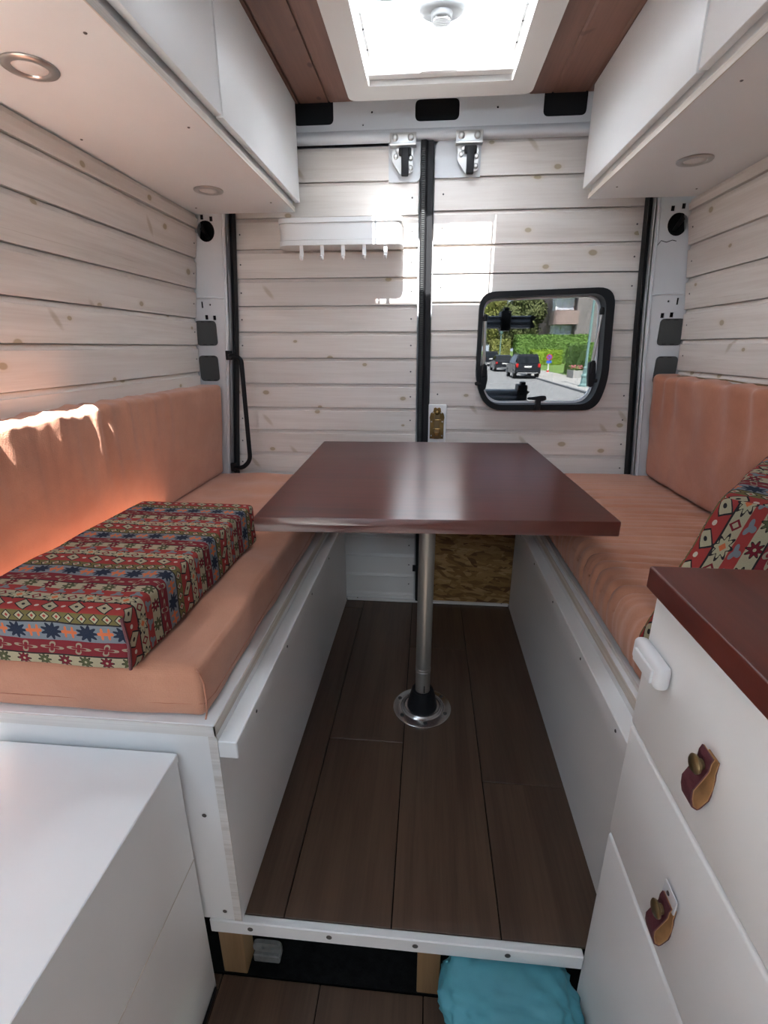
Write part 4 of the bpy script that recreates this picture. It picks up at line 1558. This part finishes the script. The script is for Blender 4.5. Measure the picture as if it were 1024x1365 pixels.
obj('post', lathe((10.1, 43.86, GZ + .10), (0, 0, 1), [(.09, 0), (.09, .25), (.045, .28), (.04, 1.2)], 10), PLATE, sg, 40)
obj('post_band', lathe((10.1, 43.86, GZ + .14), (0, 0, 1), [(.094, 0), (.094, .14)], 10), SIGNR, sg)
dc = obj('disc', lathe((10.1, 43.80, GZ + 1.34), (0, -1, 0), [(.25, 0), (.25, .012)], 28), SIGNR, sg)
obj('disc_field', lathe((10.1, 43.787, GZ + 1.34), (0, -1, 0), [(.19, 0), (.19, .004)], 28), SIGNB, dc)
for a in (45, -45):
    obj('disc_bar', box(10.1 - .19, 10.1 + .19, 43.776, 43.782, GZ + 1.315, GZ + 1.365, 0, 1, None, rot_about((10.1, 43.78, GZ + 1.34), 'Y', math.radians(a))), SIGNR, dc)
obj('sub_plate', box(9.88, 10.32, 43.79, 43.81, GZ + .86, GZ + 1.06), SIGNB, sg)


# ---- parked cars (seen from behind, nose away from the van)
def car(x, y, W_, L2, Hh, suv, label):
    t = thing('parked_car', (x, y + L2 / 2, GZ), label, 'car', 'dark cars parked along the kerb')
    z = lambda f: GZ + Hh * f
    if suv:
        low = [(.02, .24), (0, .34), (.01, .55), (.03, .60), (L2 - 1.0, .60), (L2 - .12, .52), (L2, .40), (L2 - .02, .2)]
        cab = [(.06, .58), (.16, .90), (.34, .985), (L2 * .55, .985), (L2 * .75, .62)]
        gw = [(.085, .62), (.175, .88), (.30, .90), (.30, .62)]
    else:
        low = [(.02, .22), (0, .34), (.03, .60), (.10, .66), (L2 - 1.1, .62), (L2 - .12, .52), (L2, .38), (L2 - .02, .2)]
        cab = [(.42, .64), (.95, .96), (1.3, 1.0), (L2 * .52, .99), (L2 * .74, .64)]

    def loft(poly, w0, w1, zmid, bm=None):
        """Side outline swept across the car, tumbling home towards the roof."""
        rr = []
        for k, wf in ((-1, .94), (-.9, 1.0), (.9, 1.0), (1, .94)):
            ring = []
            for (py_, f) in poly:
                ww = L_(w0, w1, max(0, min(1, (f - .55) / .45)))
                sh_ = 0 if abs(k) < 1 else .03
                ring.append(Vector((x + k * ww / 2, y + py_ + (sh_ if py_ < L2 / 2 else -sh_), z(f) - (0 if abs(k) < 1 else .03))))
            rr.append(ring)
        return ring_sweep(rr, True, bm)
    obj('body', loft(low, W_, W_, .5), CARP, t, 30)
    obj('cabin', loft(cab, W_ * .93, W_ * .76, .5), CARP, t, 30)
    if suv:
        yb, yt, zb, zt = y + .075, y + .135, z(.63), z(.89)
    else:
        yb, yt, zb, zt = y + .52, y + .90, z(.68), z(.93)
    hw0, hw1 = W_ * .38, W_ * .33
    rw = hexa([(x - hw0, yb - .03, zb), (x + hw0, yb - .03, zb), (x + hw0, yb + .02, zb), (x - hw0, yb + .02, zb), (x - hw1, yt - .03, zt), (x + hw1, yt - .03, zt), (x + hw1, yt + .02, zt), (x - hw1, yt + .02, zt)])
    obj('rear_window', rw, CARG, t)
    for s in (-1, 1):
        xa, xb = x + s * W_ * .468, x + s * W_ * .40
        ya = y + (.35 if suv else .95)
        side = hexa([(xa - .01, ya, z(.66)), (xa + .01, ya, z(.66)), (xa + .01, y + L2 * .68, z(.66)), (xa - .01, y + L2 * .68, z(.66)),
                     (xb - .01, ya + .1, z(.92)), (xb + .01, ya + .1, z(.92)), (xb + .01, y + L2 * .55, z(.92)), (xb - .01, y + L2 * .55, z(.92))])
        obj('side_window', side, CARG, t)
        tl = box(x + s * W_ * .43 - .09, x + s * W_ * .43 + .09, y - .02, y + .12, z(.46 if suv else .47), z(.62 if suv else .58), .03, 2)
        obj('tail_light', tl, TAIL, t, 60)
        for yy in (.75, L2 - .85):
            wh = obj('wheel', lathe((x + s * (W_ / 2 - .20), y + yy, GZ + .33), (s, 0, 0), [(.33, 0), (.335, .03), (.335, .19), (.30, .215), (.2, .215)], 22), TYRE, t, 40)
            obj('rim', lathe((x + s * (W_ / 2 + .012), y + yy, GZ + .33), (s, 0, 0), [(.21, 0), (.19, .006), (.05, .002), (.02, .008)], 16), RIM, wh, 40)
        if suv:
            obj('roof_rail', tube([(x + s * W_ * .36, y + .45, z(.985)), (x + s * W_ * .36, y + .6, z(1.02)), (x + s * W_ * .36, y + L2 * .5, z(1.02)), (x + s * W_ * .36, y + L2 * .55, z(.985))], .02, 6), CARP, t, 60)
    bp = obj('bumper', box(x - W_ * .47, x + W_ * .47, y - .06, y + .10, z(.22), z(.37), .03, 2), CARP, t, 40)
    obj('bumper_trim', box(x - W_ * .40, x + W_ * .40, y - .075, y - .055, z(.22), z(.265), .008, 1), BUMP, bp)
    obj('number_plate', box(x - .26, x + .26, y - .022, y - .004, z(.46), z(.525)), PLATE, t)


car(7.0, 36.4, 1.78, 4.35, 1.69, True, 'dark sport utility car parked nearest, seen through the window')
car(6.95, 47.0, 1.74, 4.4, 1.46, False, 'dark low car parked between the two taller cars')
car(7.35, 60.5, 1.80, 4.5, 1.70, True, 'dark car parked farthest away along the kerb')

# ---- apartment building
bd = thing('apartment_building', (21, 78, GZ + .11), 'brown apartment building with white windows and rounded balcony', 'building')
obj('side_wall', box(20.0, 30, 73.5, 88, GZ + .11, 13), WALLG, bd)
obj('front_wall', box(17.4, 20.0, 74.6, 88, GZ + .11, 13), BRICK, bd)
for zz in (2.95, 7.2):
    p = round_poly([(17.0, 76.5), (17.0, 73.0), (20.2, 73.0), (20.2, 76.5)], [.0, 1.1, .0, .0], 8)
    obj('balcony', prism(p, 'xy', zz, zz + 1.75), BRICK, bd, 40)
for (z0, z1) in ((1.3, 2.9), (4.85, 6.9)):
    for k in range(3):
        x0 = 17.45 + k * .78
        wn_ = obj('window', box(x0, x0 + .76, 74.42, 74.60, z0, z1), WINW, bd)
        obj('pane', box(x0 + .08, x0 + .68, 74.39, 74.43, z0 + .1, z1 - .1), CURT, wn_)
    wn_ = obj('window', box(17.30, 17.44, 74.42, 76.4, z0, z1), WINW, bd)

# ---- bicycle rack on the back of the right door
bkr = thing('bike_rack', (.30, 2.16, -.25), 'dark grey bicycle carrier rails outside the rear window', 'bike rack')
CARR = flat('carrier_grey', (0.13, 0.145, 0.175), 0.5)
for z0, z1, x1 in ((.072, .120, .405), (-.222, -.172, .405)):
    h = z1 - z0
    prof = [(2.185, z0), (2.195, z0 + h * .1), (2.188, z0 + h * .3), (2.197, z0 + h * .5), (2.188, z0 + h * .72), (2.195, z1 - h * .08), (2.185, z1), (2.150, z1), (2.150, z0)]
    prof = [(4.335 - y_, z_) for y_, z_ in prof]
    obj('rail', prism(prof, 'yz', -.30, x1), CARR, bkr)
    obj('rail_cap', prism(round_poly([(x1, z0 - .002), (x1 + .018, z0 + .004), (x1 + .006, z0 + h * .5), (x1 + .022, z1 - .006), (x1, z1 + .002)], .003, 2), 'xz', 2.135, 2.19), BLACKP, bkr)
for (xc, za, zb) in ((.305, .062, .138), (.395, -.226, -.150)):
    c = obj('clamp', box(xc - .020, xc + .020, 2.122, 2.20, za, zb, .005, 2), BLACKP, bkr, 40)
    obj('clamp_bolt', box(xc - .008, xc + .012, 2.13, 2.17, zb, zb + .012, .003, 1), BLACKP, c)
for z_ in (.096, -.197):
    for xq in (-.22, .10):
        obj('arm', box(xq - .015, xq + .015, 1.985, 2.155, z_ - .012, z_ + .012), CARR, bkr)
